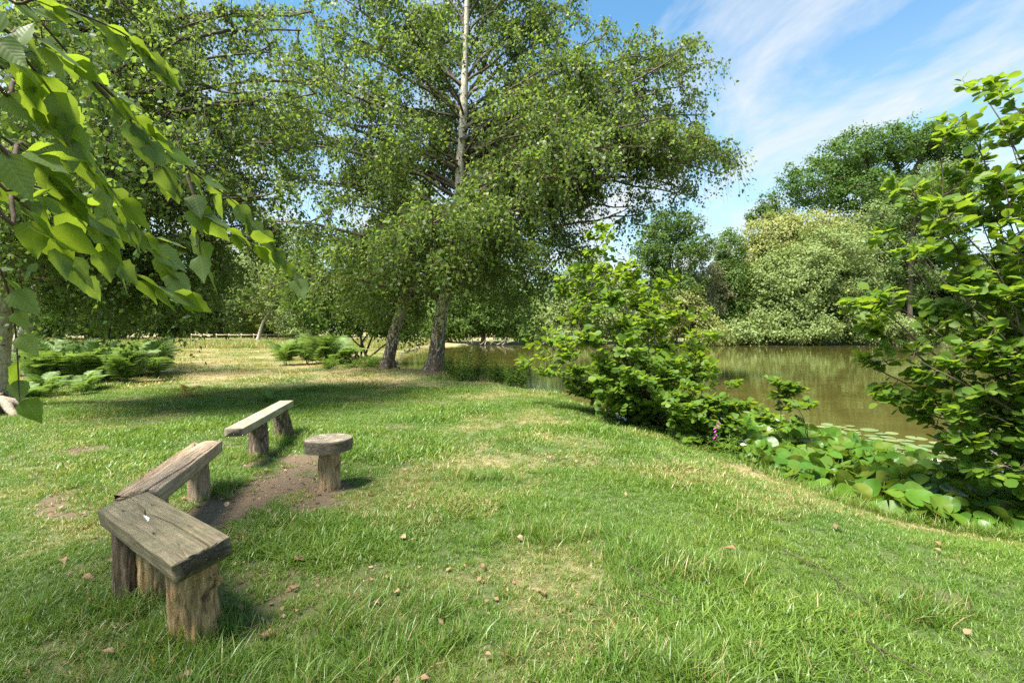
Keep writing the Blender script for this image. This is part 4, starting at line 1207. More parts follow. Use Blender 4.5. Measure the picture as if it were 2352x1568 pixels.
# ------------------------------------------------------------------ benches and stool
def sawn_slab(name, L, W, T, mat, parent, Mw, top=None, skew=0, nu=110, nv=40, ns=9, rough=0.0025, edge=0.006, seed=0, ends=0.004):
    """timber along local x; top(u, v) lowers or raises the upper face"""
    us = np.linspace(-L / 2, L / 2, nu)
    sec = []
    e = edge
    for v in np.linspace(-W / 2 + e, W / 2 - e, nv): sec.append((v, T / 2, 1))
    for w in np.linspace(T / 2 - e, -T / 2 + e, ns): sec.append((W / 2, w, 0))
    for v in np.linspace(W / 2 - e, -W / 2 + e, ns): sec.append((v, -T / 2, 2))
    for w in np.linspace(-T / 2 + e, T / 2 - e, ns): sec.append((-W / 2, w, 0))
    k = len(sec)
    V = np.zeros((nu, k, 3))
    for i, u in enumerate(us):
        for j, (v, w, s) in enumerate(sec):
            nz = mnoise.noise(Vector((u * 2.2 + seed, v * 26, w * 26))) + 0.5 * mnoise.noise(Vector((u * 9 + seed, v * 70, w * 60)))
            uu, vv, ww = u, v, w
            if s == 1:
                ww += rough * nz + (top(u, v) if top else 0)
            elif s == 2: ww -= rough * nz
            else: vv += math.copysign(rough * 1.3 * nz + 0.002 * mnoise.noise(Vector((u * 3 + seed, w * 4, 5))), v)
            if i in (0, nu - 1): uu += math.copysign(ends * mnoise.noise(Vector((v * 30 + seed, w * 30, u))), u)
            V[i, j] = (uu + skew * vv, vv, ww)
    idx = np.arange(nu * k).reshape(nu, k)
    q = np.stack([idx[:-1], np.roll(idx, -1, 1)[:-1], np.roll(idx, -1, 1)[1:], idx[1:]], -1).reshape(-1, 4)
    Vt = V.reshape(-1, 3)
    c0 = V[0].mean(0); c1 = V[-1].mean(0)
    n0 = len(Vt)
    Vt = np.vstack([Vt, c0, c1])
    t0 = np.array([(idx[0, j], n0, idx[0, (j + 1) % k]) for j in range(k)])[:, ::-1]
    t1 = np.array([(idx[-1, j], idx[-1, (j + 1) % k], n0 + 1) for j in range(k)])[:, ::-1]
    me = mesh_data(name, Vt, [q[:, ::-1], np.vstack([t0, t1])], mat, None, False)
    o = obj(name, me, parent)
    off = np.zeros(3); p = parent
    while p is not None:
        off += np.array(p.location); p = p.parent
    Mm = Mw.copy(); Mm.translation = Mw.translation - Vector(off)
    o.matrix_local = Mm
    return o


def frame_matrix(c, ux, uy):
    ux = Vector(ux).normalized(); uy = Vector(uy); uy = (uy - ux * uy.dot(ux)).normalized()
    uz = ux.cross(uy)
    return Matrix(((ux.x, uy.x, uz.x, c[0]), (ux.y, uy.y, uz.y, c[1]), (ux.z, uy.z, uz.z, c[2]), (0, 0, 0, 1)))


def log_leg(name, p0, p1, r0, r1, mat, parent, seed=0, flute=0.10, squash=(1, 1), rz=0.0, label=None, bumps=0.014):
    """an uneven round leg; mesh centred on its own foot so that the wood grain follows it"""
    p0 = np.array(p0, float); p1 = np.array(p1, float)
    K, S = 34, 64
    a = np.arange(S) / S * 2 * math.pi
    V = []
    for k in range(K):
        t = k / (K - 1)
        c = p0 + (p1 - p0) * t
        for j in range(S):
            nx, ny = math.cos(a[j]), math.sin(a[j])
            n1 = mnoise.noise(Vector((nx * 1.3 + seed, ny * 1.3, t * 0.9)))
            n2 = mnoise.noise(Vector((nx * 5 + seed, ny * 5, t * 2.2 + seed)))
            n3 = mnoise.noise(Vector((nx * 12, ny * 12 + seed, t * 5)))
            r = (r0 * (1 - t) + r1 * t) * (1 + flute * 1.5 * n1) + bumps * n2 + bumps * 0.55 * n3
            r += bumps * 0.45 * mnoise.noise(Vector((nx * 26, ny * 26 + seed, t * 2.5)))
            if t < 0.15: r *= 1 + 0.18 * ((0.15 - t) / 0.15) ** 2 * (1 + n1)
            x, y = nx * r * squash[0], ny * r * squash[1]
            V.append(c + np.array([x * math.cos(rz) - y * math.sin(rz), x * math.sin(rz) + y * math.cos(rz), 0]))
    idx = np.arange(K * S).reshape(K, S)
    q = np.stack([idx[:-1], np.roll(idx, -1, 1)[:-1], np.roll(idx, -1, 1)[1:], idx[1:]], -1).reshape(-1, 4)
    me = mesh_data(name, np.array(V) - p0, [q, idx[-1][None], idx[0][None, ::-1]], mat)
    o = obj(name, me, parent)
    o.location = Vector(p0) - parent.location
    if label: o['label'] = label
    return o


def leg_mat(name, c_dark, c_mid, c_light, bark=None, bump=0.9):
    m, t, out = new_mat(name)
    L = t.links.new
    tc = N(t, 'ShaderNodeTexCoord')
    mp = N(t, 'ShaderNodeMapping'); mp.inputs['Scale'].default_value = (16, 16, 2.2)
    L(tc.outputs['Object'], mp.inputs[0])
    n = noise_n(t, 2.4, 9, 0.68, mp.outputs[0], 0.7)
    r = ramp(t, [(0.30, c_dark), (0.50, c_mid), (0.68, c_light)]); L(n.outputs[0], r.inputs[0])
    col = r.outputs[0]
    n2 = noise_n(t, 4.5, 5, 0.6, tc.outputs['Object'], 0.6)
    if bark:
        br = ramp(t, [(0.52, (0, 0, 0)), (0.58, (1, 1, 1))]); L(n2.outputs[0], br.inputs[0])
        mm = N(t, 'ShaderNodeMixRGB'); mm.inputs[2].default_value = (*bark, 1)
        L(br.outputs[0], mm.inputs[0]); L(col, mm.inputs[1]); col = mm.outputs[0]
    p = N(t, 'ShaderNodeBsdfPrincipled'); p.inputs['Roughness'].default_value = 0.85
    b = N(t, 'ShaderNodeBump'); b.inputs['Strength'].default_value = bump; b.inputs['Distance'].default_value = 0.02
    L(n.outputs[0], b.inputs['Height']); L(b.outputs[0], p.inputs['Normal'])
    L(col, p.inputs['Base Color']); L(p.outputs[0], out.inputs[0])
    return m


def gz(x, y): return float(ground_z(np.array(x), np.array(y)))


def crack(u, v, pts, w, depth):
    """groove following (u, v) points"""
    us = [p[0] for p in pts]
    if u < us[0] or u > us[-1]: return 0
    vc = np.interp(u, us, [p[1] for p in pts])
    ww = np.interp(u, us, [p[2] if len(p) > 2 else 1 for p in pts]) * w
    d = abs(v - vc)
    return -depth * max(0.0, 1 - d / ww) if d < ww else 0


G_BENCH = 'rustic log benches in a row'


def bench_near():
    A = np.array([-2.361, 2.764, 0.470]); B = np.array([-2.244, 2.963, 0.512])
    C_ = np.array([-1.363, 2.330, 0.512]); D_ = np.array([-1.496, 2.117, 0.470])
    c = (A + B + C_ + D_) / 4
    ux = (D_ + C_ - A - B) / 2; L = np.linalg.norm(ux); uy = (B + C_ - A - D_) / 2; W = np.linalg.norm(uy); T = 0.098
    Mw = frame_matrix(c, ux, uy)
    n = Mw.to_3x3() @ Vector((0, 0, 1))
    Mw.translation = Vector(c) - n * (T / 2)
    root = thing('log_bench', 'short dark weathered bench with cracked top and white streak, on rough pale logs', 'bench', (c[0], c[1], gz(c[0], c[1])), G_BENCH)
    mat = wood_mat('dark_weathered_plank', (0.055, 0.044, 0.024), (0.175, 0.14, 0.08), (0.29, 0.24, 0.15), (1.6, 26, 26),
                   ((0.012, 0.010, 0.008), (0.085, 0.068, 0.045)), (0.085, 0.085, 0.040),
                   [(-0.13, -0.010, 0.050, 0.006, (0.58, 0.58, 0.56)), (-0.10, -0.016, 0.030, 0.004, (0.55, 0.55, 0.53)), (0.235, 0.068, 0.012, 0.004, (0.6, 0.6, 0.58)), (-0.07, -0.022, 0.010, 0.004, (0.6, 0.6, 0.58))])
    main = [(-0.54, 0.035, .5), (-0.40, 0.030, .9), (-0.26, 0.022, .8), (-0.20, 0.004, .9), (-0.10, 0.020, 1.1), (0.10, 0.034, 1.3), (0.3, 0.036, 1.1), (0.55, 0.034, 1.2)]
    c2 = [(-0.36, 0.020, .3), (-0.28, 0.012, 1), (-0.20, 0.006, .9), (-0.15, -0.005, .3)]
    c3 = [(0.06, -0.04, .3), (0.2, -0.036, .8), (0.36, -0.03, .8), (0.5, -0.055, .6)]
    c4 = [(-0.12, -0.06, .3), (0.05, -0.055, .6), (0.2, -0.065, .3)]

    slots = [(-0.36, -0.045), (-0.27, 0.068), (0.13, -0.052), (0.235, 0.072)]

    def top(u, v):
        z = crack(u, v, main, 0.0045, 0.05) + crack(u, v, c2, 0.004, 0.02) + crack(u, v, c3, 0.0036, 0.016) + crack(u, v, c4, 0.003, 0.010)
        for su, sv in slots:
            q = ((u - su) / 0.026) ** 2 + ((v - sv) / 0.0095) ** 2
            if q < 1: z -= 0.03 * min(1, 2.2 * (1 - q))
        z -= 0.005 * max(0, (u - 0.49) / 0.05) ** 2 * (1 + mnoise.noise(Vector((u * 30, v * 40, 3))))
        return z
    sl = sawn_slab('seat_plank', L, W, T, mat, root, Mw, top, 0, 200, 90, 12, 0.0028, 0.004, 3, 0.012)
    # iron bolts sunk in the slots
    iron = plain('rusted_iron', (0.05, 0.045, 0.045), 0.45)
    for su, sv in slots:
        mb = MB(); a = np.arange(10) / 10 * 2 * math.pi
        ring = np.stack([0.010 * np.cos(a), 0.007 * np.sin(a), np.zeros(10)], -1)
        mb.add(np.vstack([ring, ring + np.array([0, 0, 0.008])]), [np.array([[i, (i + 1) % 10, 10 + (i + 1) % 10, 10 + i] for i in range(10)]), np.array([[10 + i for i in range(10)]])])
        me = mesh_data('bolt', np.concatenate(mb.V), [f for f in mb.F], iron)
        o = obj('bolt', me, sl); o.location = (su, sv, T / 2 - 0.028)
    m1 = leg_mat('pale_rotten_log', (0.09, 0.05, 0.02), (0.36, 0.235, 0.10), (0.60, 0.44, 0.23), (0.08, 0.05, 0.026))
    m2 = leg_mat('dark_log', (0.05, 0.035, 0.022), (0.13, 0.09, 0.055), (0.24, 0.17, 0.10))
    log_leg('leg', (-1.56, 2.385, gz(-1.56, 2.385) - 0.06), (-1.585, 2.36, 0.405), 0.106, 0.108, m1, root, 2.0, 0.22, bumps=0.024, label='pale rotten log leg with torn bark')
    log_leg('knot', (-1.455, 2.40, 0.245), (-1.452, 2.36, 0.300), 0.022, 0.016, m1, root, 5.0, 0.3, bumps=0.004)
    log_leg('leg', (-2.13, 2.70, gz(-2.13, 2.7) - 0.06), (-2.15, 2.74, 0.405), 0.070, 0.080, m2, root, 7.0, 0.22, (1, 1.1), label='dark split log leg')
    log_leg('leg', (-1.995, 2.69, gz(-2.0, 2.69) - 0.06), (-2.02, 2.69, 0.405), 0.068, 0.062, m1, root, 9.0, 0.12, (1, 0.8), label='pale split log leg')


bench_near()


def bench_mid():
    NL = np.array([-2.547, 3.083, 0.45]); NR = np.array([-2.318, 3.167, 0.45]); FL = np.array([-2.985, 4.53, 0.45]); FR = np.array([-2.775, 4.63, 0.45])
    c = (NL + NR + FL + FR) / 4
    ux = (NL + NR - FL - FR) / 2; L = np.linalg.norm(ux); uy = (NR + FR - NL - FL) / 2; W = 0.235; T = 0.115
    root = thing('log_bench', 'reddish brown split log bench with ridged rounded top touching the cracked dark bench', 'bench', (c[0], c[1], gz(c[0], c[1])), G_BENCH)
    Mw = frame_matrix((c[0], c[1], 0.45 - T / 2), ux, uy)
    mat = wood_mat('split_log_wood', (0.15, 0.098, 0.06), (0.34, 0.25, 0.165), (0.52, 0.42, 0.31), (1.1, 30, 30), ((0.06, 0.04, 0.025), (0.24, 0.17, 0.105)), None, None, 0.9)
    ck = [(-0.77, 0.085, .5), (-0.4, 0.082, .7), (0, 0.078, .9), (0.4, 0.070, 1.2), (0.77, 0.060, 1.6)]
    ck2 = [(0.1, -0.02, .3), (0.4, -0.03, .8), (0.76, -0.05, 1.2)]

    def top(u, v):
        k = (v + 0.02) / (W / 2)
        z = -0.030 * max(0, -v / (W / 2)) ** 2 * 1.6 - 0.012 * abs(k) ** 2
        z += 0.010 * mnoise.noise(Vector((u * 2.0, v * 9, 1.7))) + 0.0045 * mnoise.noise(Vector((u * 3, v * 75, 2.2)))
        z += 0.012 * max(0, (u - 0.35) / 0.4)
        z += crack(u, v, ck, 0.007, 0.045) + crack(u, v, ck2, 0.005, 0.018)
        return z
    sawn_slab('seat_plank', L, W, T, mat, root, Mw, top, 0, 150, 64, 10, 0.005, 0.006, 8, 0.010)
    m = leg_mat('split_post', (0.13, 0.085, 0.05), (0.30, 0.22, 0.14), (0.46, 0.36, 0.25))
    ang = math.atan2(ux[1], ux[0])
    for t, r, s in ((0.30, 0.085, 3.3), (-0.30, 0.095, 6.1)):
        p = c + ux * t
        log_leg('leg', (p[0] + 0.02, p[1], gz(p[0], p[1]) - 0.06), (p[0], p[1], 0.355), r, r * 0.96, m, root, s, 0.05, (1.0, 0.9), ang, bumps=0.008)


bench_mid()


def bench_far():
    c = np.array([-3.095, 6.05, 0.47])
    ux = np.array([0.375, -1.98, 0]); L = np.linalg.norm(ux); uy = np.array([0.98, 0.186, 0]); W = 0.185; T = 0.088
    root = thing('log_bench', 'long straight pale grey plank bench on two blackened log stumps', 'bench', (c[0], c[1], gz(c[0], c[1])), G_BENCH)
    Mw = frame_matrix((c[0], c[1], 0.47 - T / 2), ux, uy)
    mat = wood_mat('silver_plank', (0.16, 0.13, 0.08), (0.30, 0.26, 0.175), (0.43, 0.385, 0.28), (1.0, 20, 20), ((0.05, 0.042, 0.03), (0.17, 0.145, 0.10)), None, None, 0.35)
    ck = [(0.1, 0.01, .4), (0.5, 0.0, .8), (0.95, -0.012, 1)]
    sawn_slab('seat_plank', L, W, T, mat, root, Mw, lambda u, v: crack(u, v, ck, 0.004, 0.012), 0, 100, 34, 8, 0.0015, 0.004, 4, 0.003)
    m = leg_mat('blackened_stump', (0.02, 0.014, 0.010), (0.10, 0.07, 0.045), (0.38, 0.29, 0.18), (0.025, 0.018, 0.014))
    log_leg('leg', (-3.03, 5.76, gz(-3.03, 5.76) - 0.06), (-3.05, 5.80, 0.395), 0.115, 0.095, m, root, 1.2, 0.09)
    log_leg('leg', (-3.20, 6.82, gz(-3.2, 6.82) - 0.06), (-3.22, 6.70, 0.395), 0.125, 0.095, m, root, 4.4, 0.09)


bench_far()


def stool():
    x, y = -1.72, 4.55
    root = thing('log_stool', 'small round log stool with thick oval slice for a top', 'stool', (x, y, gz(x, y)))
    m = leg_mat('stool_log', (0.10, 0.06, 0.03), (0.31, 0.215, 0.11), (0.47, 0.35, 0.20), (0.15, 0.09, 0.045))
    log_leg('leg', (x + 0.005, y + 0.02, gz(x, y) - 0.06), (x, y, 0.385), 0.098, 0.090, m, root, 3.1, 0.13, bumps=0.013)
    # slice: side is bark, top is ringed
    S, K = 56, 9
    V = []
    a = np.arange(S) / S * 2 * math.pi
    zt, th = 0.485, 0.115
    for k in range(K):
        t = k / (K - 1)
        for j in range(S):
            cx, sy = math.cos(a[j]), math.sin(a[j])
            r = 0.205 * (1 + 0.09 * mnoise.noise(Vector((cx * 1.2, sy * 1.2, 1.0))) + 0.02 * mnoise.noise(Vector((cx * 6, sy * 6, t * 2))) + 0.012 * mnoise.noise(Vector((cx * 14, sy * 14, t * 4))))
            r *= 1 - 0.04 * (1 - t) - 0.03 * max(0, (t - 0.85) / 0.15) ** 2
            d = abs(math.atan2(math.sin(a[j] + 0.75), math.cos(a[j] + 0.75)))
            if d < 0.07: r -= 0.022 * (1 - d / 0.07)
            V.append((cx * r * 1.06, sy * r * 0.98, zt - th + th * t + 0.03 * (1 - t) * (cx * 0.2)))
    nr = 14
    for k in range(1, nr):
        f = 1 - k / nr
        for j in range(S):
            v = V[(K - 1) * S + j]
            V.append((v[0] * f, v[1] * f, zt + 0.003 * mnoise.noise(Vector((v[0] * f * 18, v[1] * f * 18, 0)))))
    V.append((0, 0, zt))
    V = np.array(V)
    rows = K + nr - 1
    idx = np.arange(rows * S).reshape(rows, S)
    q = np.stack([idx[:-1], np.roll(idx, -1, 1)[:-1], np.roll(idx, -1, 1)[1:], idx[1:]], -1).reshape(-1, 4)
    tri = np.array([(idx[-1, j], idx[-1, (j + 1) % S], rows * S) for j in range(S)])
    mt, t, out = new_mat('log_slice')
    Lk = t.links.new
    tc = N(t, 'ShaderNodeTexCoord')
    ns = noise_n(t, 3, 4, 0.6, tc.outputs['Object'])
    sp = N(t, 'ShaderNodeSeparateXYZ'); Lk(tc.outputs['Object'], sp.inputs[0])
    cm = N(t, 'ShaderNodeCombineXYZ'); Lk(sp.outputs[0], cm.inputs[0]); Lk(sp.outputs[1], cm.inputs[1])
    ln = N(t, 'ShaderNodeVectorMath', operation='LENGTH'); Lk(cm.outputs[0], ln.inputs[0])
    ad = N(t, 'ShaderNodeMath', operation='MULTIPLY_ADD', i_1=0.05); Lk(ns.outputs[0], ad.inputs[0]); Lk(ln.outputs['Value'], ad.inputs[2])
    sn = N(t, 'ShaderNodeMath', operation='MULTIPLY', i_1=330); Lk(ad.outputs[0], sn.inputs[0])
    si = N(t, 'ShaderNodeMath', operation='SINE'); Lk(sn.outputs[0], si.inputs[0])
    rr = ramp(t, [(0.0, (0.17, 0.135, 0.09)), (1.0, (0.30, 0.25, 0.175))]); mr = N(t, 'ShaderNodeMapRange'); mr.inputs[1].default_value = -1; Lk(si.outputs[0], mr.inputs[0]); Lk(mr.outputs[0], rr.inputs[0])
    n2 = noise_n(t, 7, 6, 0.65, tc.outputs['Object'])
    pale = ramp(t, [(0.55, (0, 0, 0)), (0.66, (1, 1, 1))]); Lk(n2.outputs[0], pale.inputs[0])
    m1 = N(t, 'ShaderNodeMixRGB'); m1.inputs[2].default_value = (0.52, 0.42, 0.27, 1); Lk(pale.outputs[0], m1.inputs[0]); Lk(rr.outputs[0], m1.inputs[1])
    mp = N(t, 'ShaderNodeMapping'); mp.inputs['Scale'].default_value = (12, 12, 30); Lk(tc.outputs['Object'], mp.inputs[0])
    nb = noise_n(t, 2, 7, 0.7, mp.outputs[0], 0.8)
    bk = ramp(t, [(0.32, (0.035, 0.027, 0.019)), (0.55, (0.13, 0.105, 0.07)), (0.72, (0.24, 0.20, 0.14))]); Lk(nb.outputs[0], bk.inputs[0])
    sg = N(t, 'ShaderNodeSeparateXYZ'); Lk(tc.outputs['Normal'], sg.inputs[0])
    up = N(t, 'ShaderNodeMapRange'); up.inputs[1].default_value = 0.6; up.inputs[2].default_value = 0.8; Lk(sg.outputs[2], up.inputs[0])
    m2 = N(t, 'ShaderNodeMixRGB'); Lk(up.outputs[0], m2.inputs[0]); Lk(bk.outputs[0], m2.inputs[1]); Lk(m1.outputs[0], m2.inputs[2])
    p = N(t, 'ShaderNodeBsdfPrincipled'); p.inputs['Roughness'].default_value = 0.85
    b = N(t, 'ShaderNodeBump'); b.inputs['Strength'].default_value = 0.8; b.inputs['Distance'].default_value = 0.015
    Lk(nb.outputs[0], b.inputs['Height']); Lk(b.outputs[0], p.inputs['Normal']); Lk(m2.outputs[0], p.inputs['Base Color']); Lk(p.outputs[0], out.inputs[0])
    me = mesh_data('seat_slice', V, [q, tri], mt, None, False)
    o = obj('seat_slice', me, root); o.location = (0, 0, -gz(x, y)); o.rotation_euler = (0, 0, 0.4)


stool()


# ------------------------------------------------------------------ water lilies
def lily_leaf_mesh(seed, cup, n=18):
    r = np.random.default_rng(seed)
    a = np.linspace(0.10, 2 * math.pi - 0.10, n)
    V = [(0.0, 0, 0)]
    ph = r.uniform(0, 6); fold = r.uniform(0, cup)
    for ring in (0.5, 1.0):
        for t in a:
            rad = ring * (1 + 0.06 * math.sin(2 * t + ph)) * 0.5 * (0.90 + 0.10 * abs(math.cos(t / 2)))
            z = cup * 0.42 * (ring ** 2) * (0.55 + 0.45 * math.cos(2 * t + ph)) * 0.5 + 0.022 * ring * math.sin(5 * t + ph) * min(1, cup * 3 + 0.1)
            z += fold * 0.5 * abs(math.sin(t)) * ring * 0.5
            V.append((rad * math.cos(t), rad * math.sin(t), z))
    F3 = [(0, 1 + i, 2 + i) for i in range(n - 1)]
    F4 = [(1 + i, 1 + n + i, 2 + n + i, 2 + i) for i in range(n - 1)]
    return V, F3, F4


def build_lilies():
    up_m, flat_m = [], []
    for s in range(7):
        V, F3, F4 = lily_leaf_mesh(s, [0.3, .55, .8, 1.0, .7, .45, .15][s])
        up_m.append(mesh_data('lily_leaf', np.array(V), [np.array(F3), np.array(F4)], M['lily']))
    for s in range(4):
        V, F3, F4 = lily_leaf_mesh(40 + s, 0.02)
        flat_m.append(mesh_data('lily_pad', np.array(V), [np.array(F3), np.array(F4)], M['pad']))
    # candidate positions between the shore and the open water
    outer = np.array([(5.25, 10.9), (5.5, 9.4), (6.3, 8.5), (6.5, 7.5), (6.5, 6.2), (6.7, 5.0), (7.2, 4.2)])
    inner = np.array([(4.3, 9.6), (4.55, 8.6), (4.95, 7.4), (5.05, 6.4), (5.1, 5.5), (5.4, 4.7), (6.0, 4.1)])

    def xat(line, y): return np.interp(-y, -line[:, 1], line[:, 0])
    pts = []
    cy_ = rng.uniform(4.05, 10.9, 24000); cx_ = rng.uniform(2.6, 7.2, 24000)
    csd = shore_sd(cx_, cy_)
    got = {True: np.zeros((0, 2)), False: np.zeros((0, 2))}
    for x, y, sd in zip(cx_, cy_, csd):
        if sd > -0.04 or x > xat(outer, y) - 0.15 + rng.normal(0, 0.22): continue
        up = bool(x < xat(inner, y) + rng.normal(0, 0.12))
        mind = 0.088 if up else 0.205
        if len(got[up]) and ((got[up] - (x, y)) ** 2).sum(1).min() < mind ** 2: continue
        got[up] = np.vstack([got[up], (x, y)])
        pts.append((float(x), float(y), up, float(sd)))
    ups = [p for p in pts if p[2]]; fl = [p for p in pts if not p[2]]
    print('lily', len(ups), len(fl))

    def cluster(ps, k):
        P = np.array([(p[0], p[1]) for p in ps])
        c = P[rng.choice(len(P), k, replace=False)]
        for _ in range(8):
            lab = ((P[:, None] - c[None]) ** 2).sum(-1).argmin(1)
            for i in range(k):
                if (lab == i).any(): c[i] = P[lab == i].mean(0)
        return lab, c
    stalks = []
    ORD = ['first', 'second', 'third', 'fourth', 'fifth', 'sixth', 'seventh', 'eighth']
    lab, c = cluster(ups, 8)
    rank = np.argsort(np.argsort(-c[:, 1]))
    for i in range(8):
        root = thing('water_lily', ORD[rank[i]] + ' clump of upright cupped lily leaves counted from the low alder shrub', 'water lily', (c[i][0], c[i][1], WATER - 0.1), 'water lilies with upright leaves')
        sm = MB()
        for j in np.nonzero(lab == i)[0]:
            x, y, _, sd = ups[j]
            h = WATER + 0.04 + 0.17 * rng.random() ** 0.8 * min(1, -sd * 3 + 0.35)
            s = float(rng.uniform(0.15, 0.245))
            nm = unit(np.array([0, 0, 1.0]) + rng.normal(0, 0.62, 3) + np.array([-0.1, -0.25, 0]))
            ax = unit(rng.normal(0, 1, 3) * np.array([1, 1, 0.2]))
            ax = unit(ax - nm * (ax @ nm))
            place_leaf(up_m[rng.integers(7)], np.array([x, y, h]), ax, nm, s, root)
            b0 = np.array([x + rng.normal(0, 0.05), y + rng.normal(0, 0.05), WATER - 0.12])
            sm.tubes(bez(b0, np.array([b0[0], b0[1], h * 0.5 + b0[2] * 0.5]), np.array([x, y, h]), 4), np.full(4, 0.0055), 5, False)
        sm.build('stalks', M['stalk'], root, 'stuff')
    lab, c = cluster(fl, 5)
    rank = np.argsort(np.argsort(-c[:, 1]))
    for i in range(5):
        root = thing('water_lily', ORD[rank[i]] + ' group of flat floating lily pads counted from the low alder shrub', 'water lily', (c[i][0], c[i][1], WATER), 'water lilies with floating pads')
        for j in np.nonzero(lab == i)[0]:
            x, y, _, sd = fl[j]
            nm = unit(np.array([0, 0, 1.0]) + rng.normal(0, 0.035, 3))
            ax = unit(np.array([rng.normal(), rng.normal(), 0])); ax = unit(ax - nm * (ax @ nm))
            place_leaf(flat_m[rng.integers(4)], np.array([x, y, WATER + 0.008 + rng.uniform(0, 0.012)]), ax, nm, float(rng.uniform(0.16, 0.30)), root)
    # flowers
    for (px, py, y, sc, lab_) in [(2022, 1024, 6.9, 1.0, 'open white water lily flower among leaves at the inner edge of the pads'), (2085, 1048, 6.35, 1.15, 'largest open white water lily flower, between pads and upright leaves'),
                                  (1927, 1096, 5.45, 0.7, 'small white lily flower half hidden between leaves beside the lawn'), (2150, 1062, 6.0, 0.8, 'white lily flower beside the alder leaves'), (1707, 1024, 6.3, 0.55, 'yellowish lily bud at the lawn end of the bed')]:
        p = at(px, py, y)
        root = thing('lily_flower', lab_, 'flower', (p[0], p[1], p[2] - 0.05), 'water lily flowers')
        sm = MB(); sm.tubes(np.array([[p[0], p[1], WATER - 0.1], [p[0], p[1], (p[2] + WATER - .1) / 2], [p[0], p[1], p[2] - 0.015]]), np.full(3, 0.006), 5, False); sm.build('stalk', M['stalk'], root)
        cm = MB()
        a = np.arange(10) / 10 * 2 * math.pi
        for rr, z0 in ((0.018, 0), (0.022, 0.012), (0.008, 0.024)):
            pass
        ringv = [np.stack([r_ * sc * np.cos(a), r_ * sc * np.sin(a), np.full(10, z_ * sc)], -1) + p for r_, z_ in ((0.012, -0.012), (0.022, 0.0), (0.020, 0.014), (0.008, 0.020))]
        idx = np.arange(40).reshape(4, 10)
        q = np.stack([idx[:-1], np.roll(idx, -1, 1)[:-1], np.roll(idx, -1, 1)[1:], idx[1:]], -1).reshape(-1, 4)
        cm.add(np.concatenate(ringv), [q, idx[-1][None]]); cm.build('stamens', M['stamen'], root)
        for ring_, n_, el, ln in ((0, 8, 0.35, 0.075), (1, 8, 0.75, 0.065), (2, 6, 1.1, 0.05)):
            for k in range(n_):
                an = 2 * math.pi * (k + 0.5 * ring_) / n_ + rng.normal(0, 0.06)
                ax = np.array([math.cos(an) * math.cos(el), math.sin(an) * math.cos(el), math.sin(el)])
                nm = np.array([-math.cos(an) * math.sin(el), -math.sin(an) * math.sin(el), math.cos(el)])
                place_leaf(PETAL, p + ax * 0.008, ax, nm, ln * sc, root, 'petal')


pv = np.array([[0, 0, 0], [0.35, .2, .05], [.7, .19, .10], [1, 0, .2], [.7, -.19, .10], [.35, -.2, .05], [.5, 0, 0]])
PETAL = mesh_data('petal', pv, [np.array([[0, 6, 1], [1, 6, 2], [2, 6, 3], [3, 6, 4], [4, 6, 5], [5, 6, 0]])[:, ::-1]], M['petal'])
build_lilies()


# ------------------------------------------------------------------ ferns, herbs, foxgloves
def frond_mesh(seed, mat, n=24):
    """arched frond along local x with paired leaflets, unit length"""
    r = np.random.default_rng(seed)
    mb = MB()
    t = np.linspace(0, 1, 12)
    arch = lambda q: np.stack([q * 0.95, 0.04 * np.sin(3 * q + seed), 0.34 * np.sin(q * 2.2) - 0.16 * q ** 3], -1)
    mb.tubes(arch(t), np.linspace(0.007, 0.0015, 12), 4, False)
    for i in range(n):
        q = 0.18 + 0.80 * i / (n - 1)
        p = arch(np.array([q]))[0]
        ln = 0.34 * (1 - ((q - 0.32) / 0.75) ** 2) * r.uniform(0.85, 1.1) if q > 0.32 else 0.34 * r.uniform(0.8, 1)
        ln = max(0.04, ln)
        for s in (1, -1):
            ax = unit(np.array([0.45, s * 1.0, -0.10 + r.normal(0, 0.10)]))
            nm = unit(np.array([-0.25, 0, 1.0]) + r.normal(0, 0.12, 3))
            sd = unit(np.cross(nm, ax)); m_ = 4
            # toothed leaflet
            V, Fq = [], []
            for k in range(m_ + 1):
                u = k / m_
                w = 0.026 * (1 - u) * ln / 0.34 + 0.004
                c = p + ax * ln * u - np.array([0, 0, 0.10]) * ln * u ** 2
                V += [c + sd * w * (1.35 if k % 2 else 0.7), c - sd * w * (1.35 if k % 2 else 0.7)]
            for k in range(m_): Fq.append((2 * k, 2 * k + 2, 2 * k + 3, 2 * k + 1))
            mb.add(np.array(V), [np.array(Fq)])
    groups = {}
    for f in mb.F: groups.setdefault(f.shape[1], []).append(f)
    return mesh_data('frond', np.concatenate(mb.V), [np.concatenate(g) for g in groups.values()], mat)


FRONDS = [frond_mesh(s, M['fern']) for s in range(4)]
FROND_DEAD = frond_mesh(9, M['fern_dead'], 10)


def fern(label, x, y, size, n, group, dead=False, spread=(0.15, 0.9)):
    z = gz(x, y)
    root = thing('fern', label, 'fern', (x, y, z), group)
    for k in range(n):
        an = 2 * math.pi * (k + rng.uniform(-.3, .3)) / n
        el = rng.uniform(*spread)
        ax = np.array([math.cos(an) * math.cos(el), math.sin(an) * math.cos(el), math.sin(el)])
        nm = unit(np.array([-math.cos(an) * math.sin(el), -math.sin(an) * math.sin(el), math.cos(el)]))
        place_leaf(FROND_DEAD if dead else FRONDS[rng.integers(4)], np.array([x, y, z - 0.02]), ax, nm, float(size * rng.uniform(0.7, 1.15)), root, 'frond')
    return root


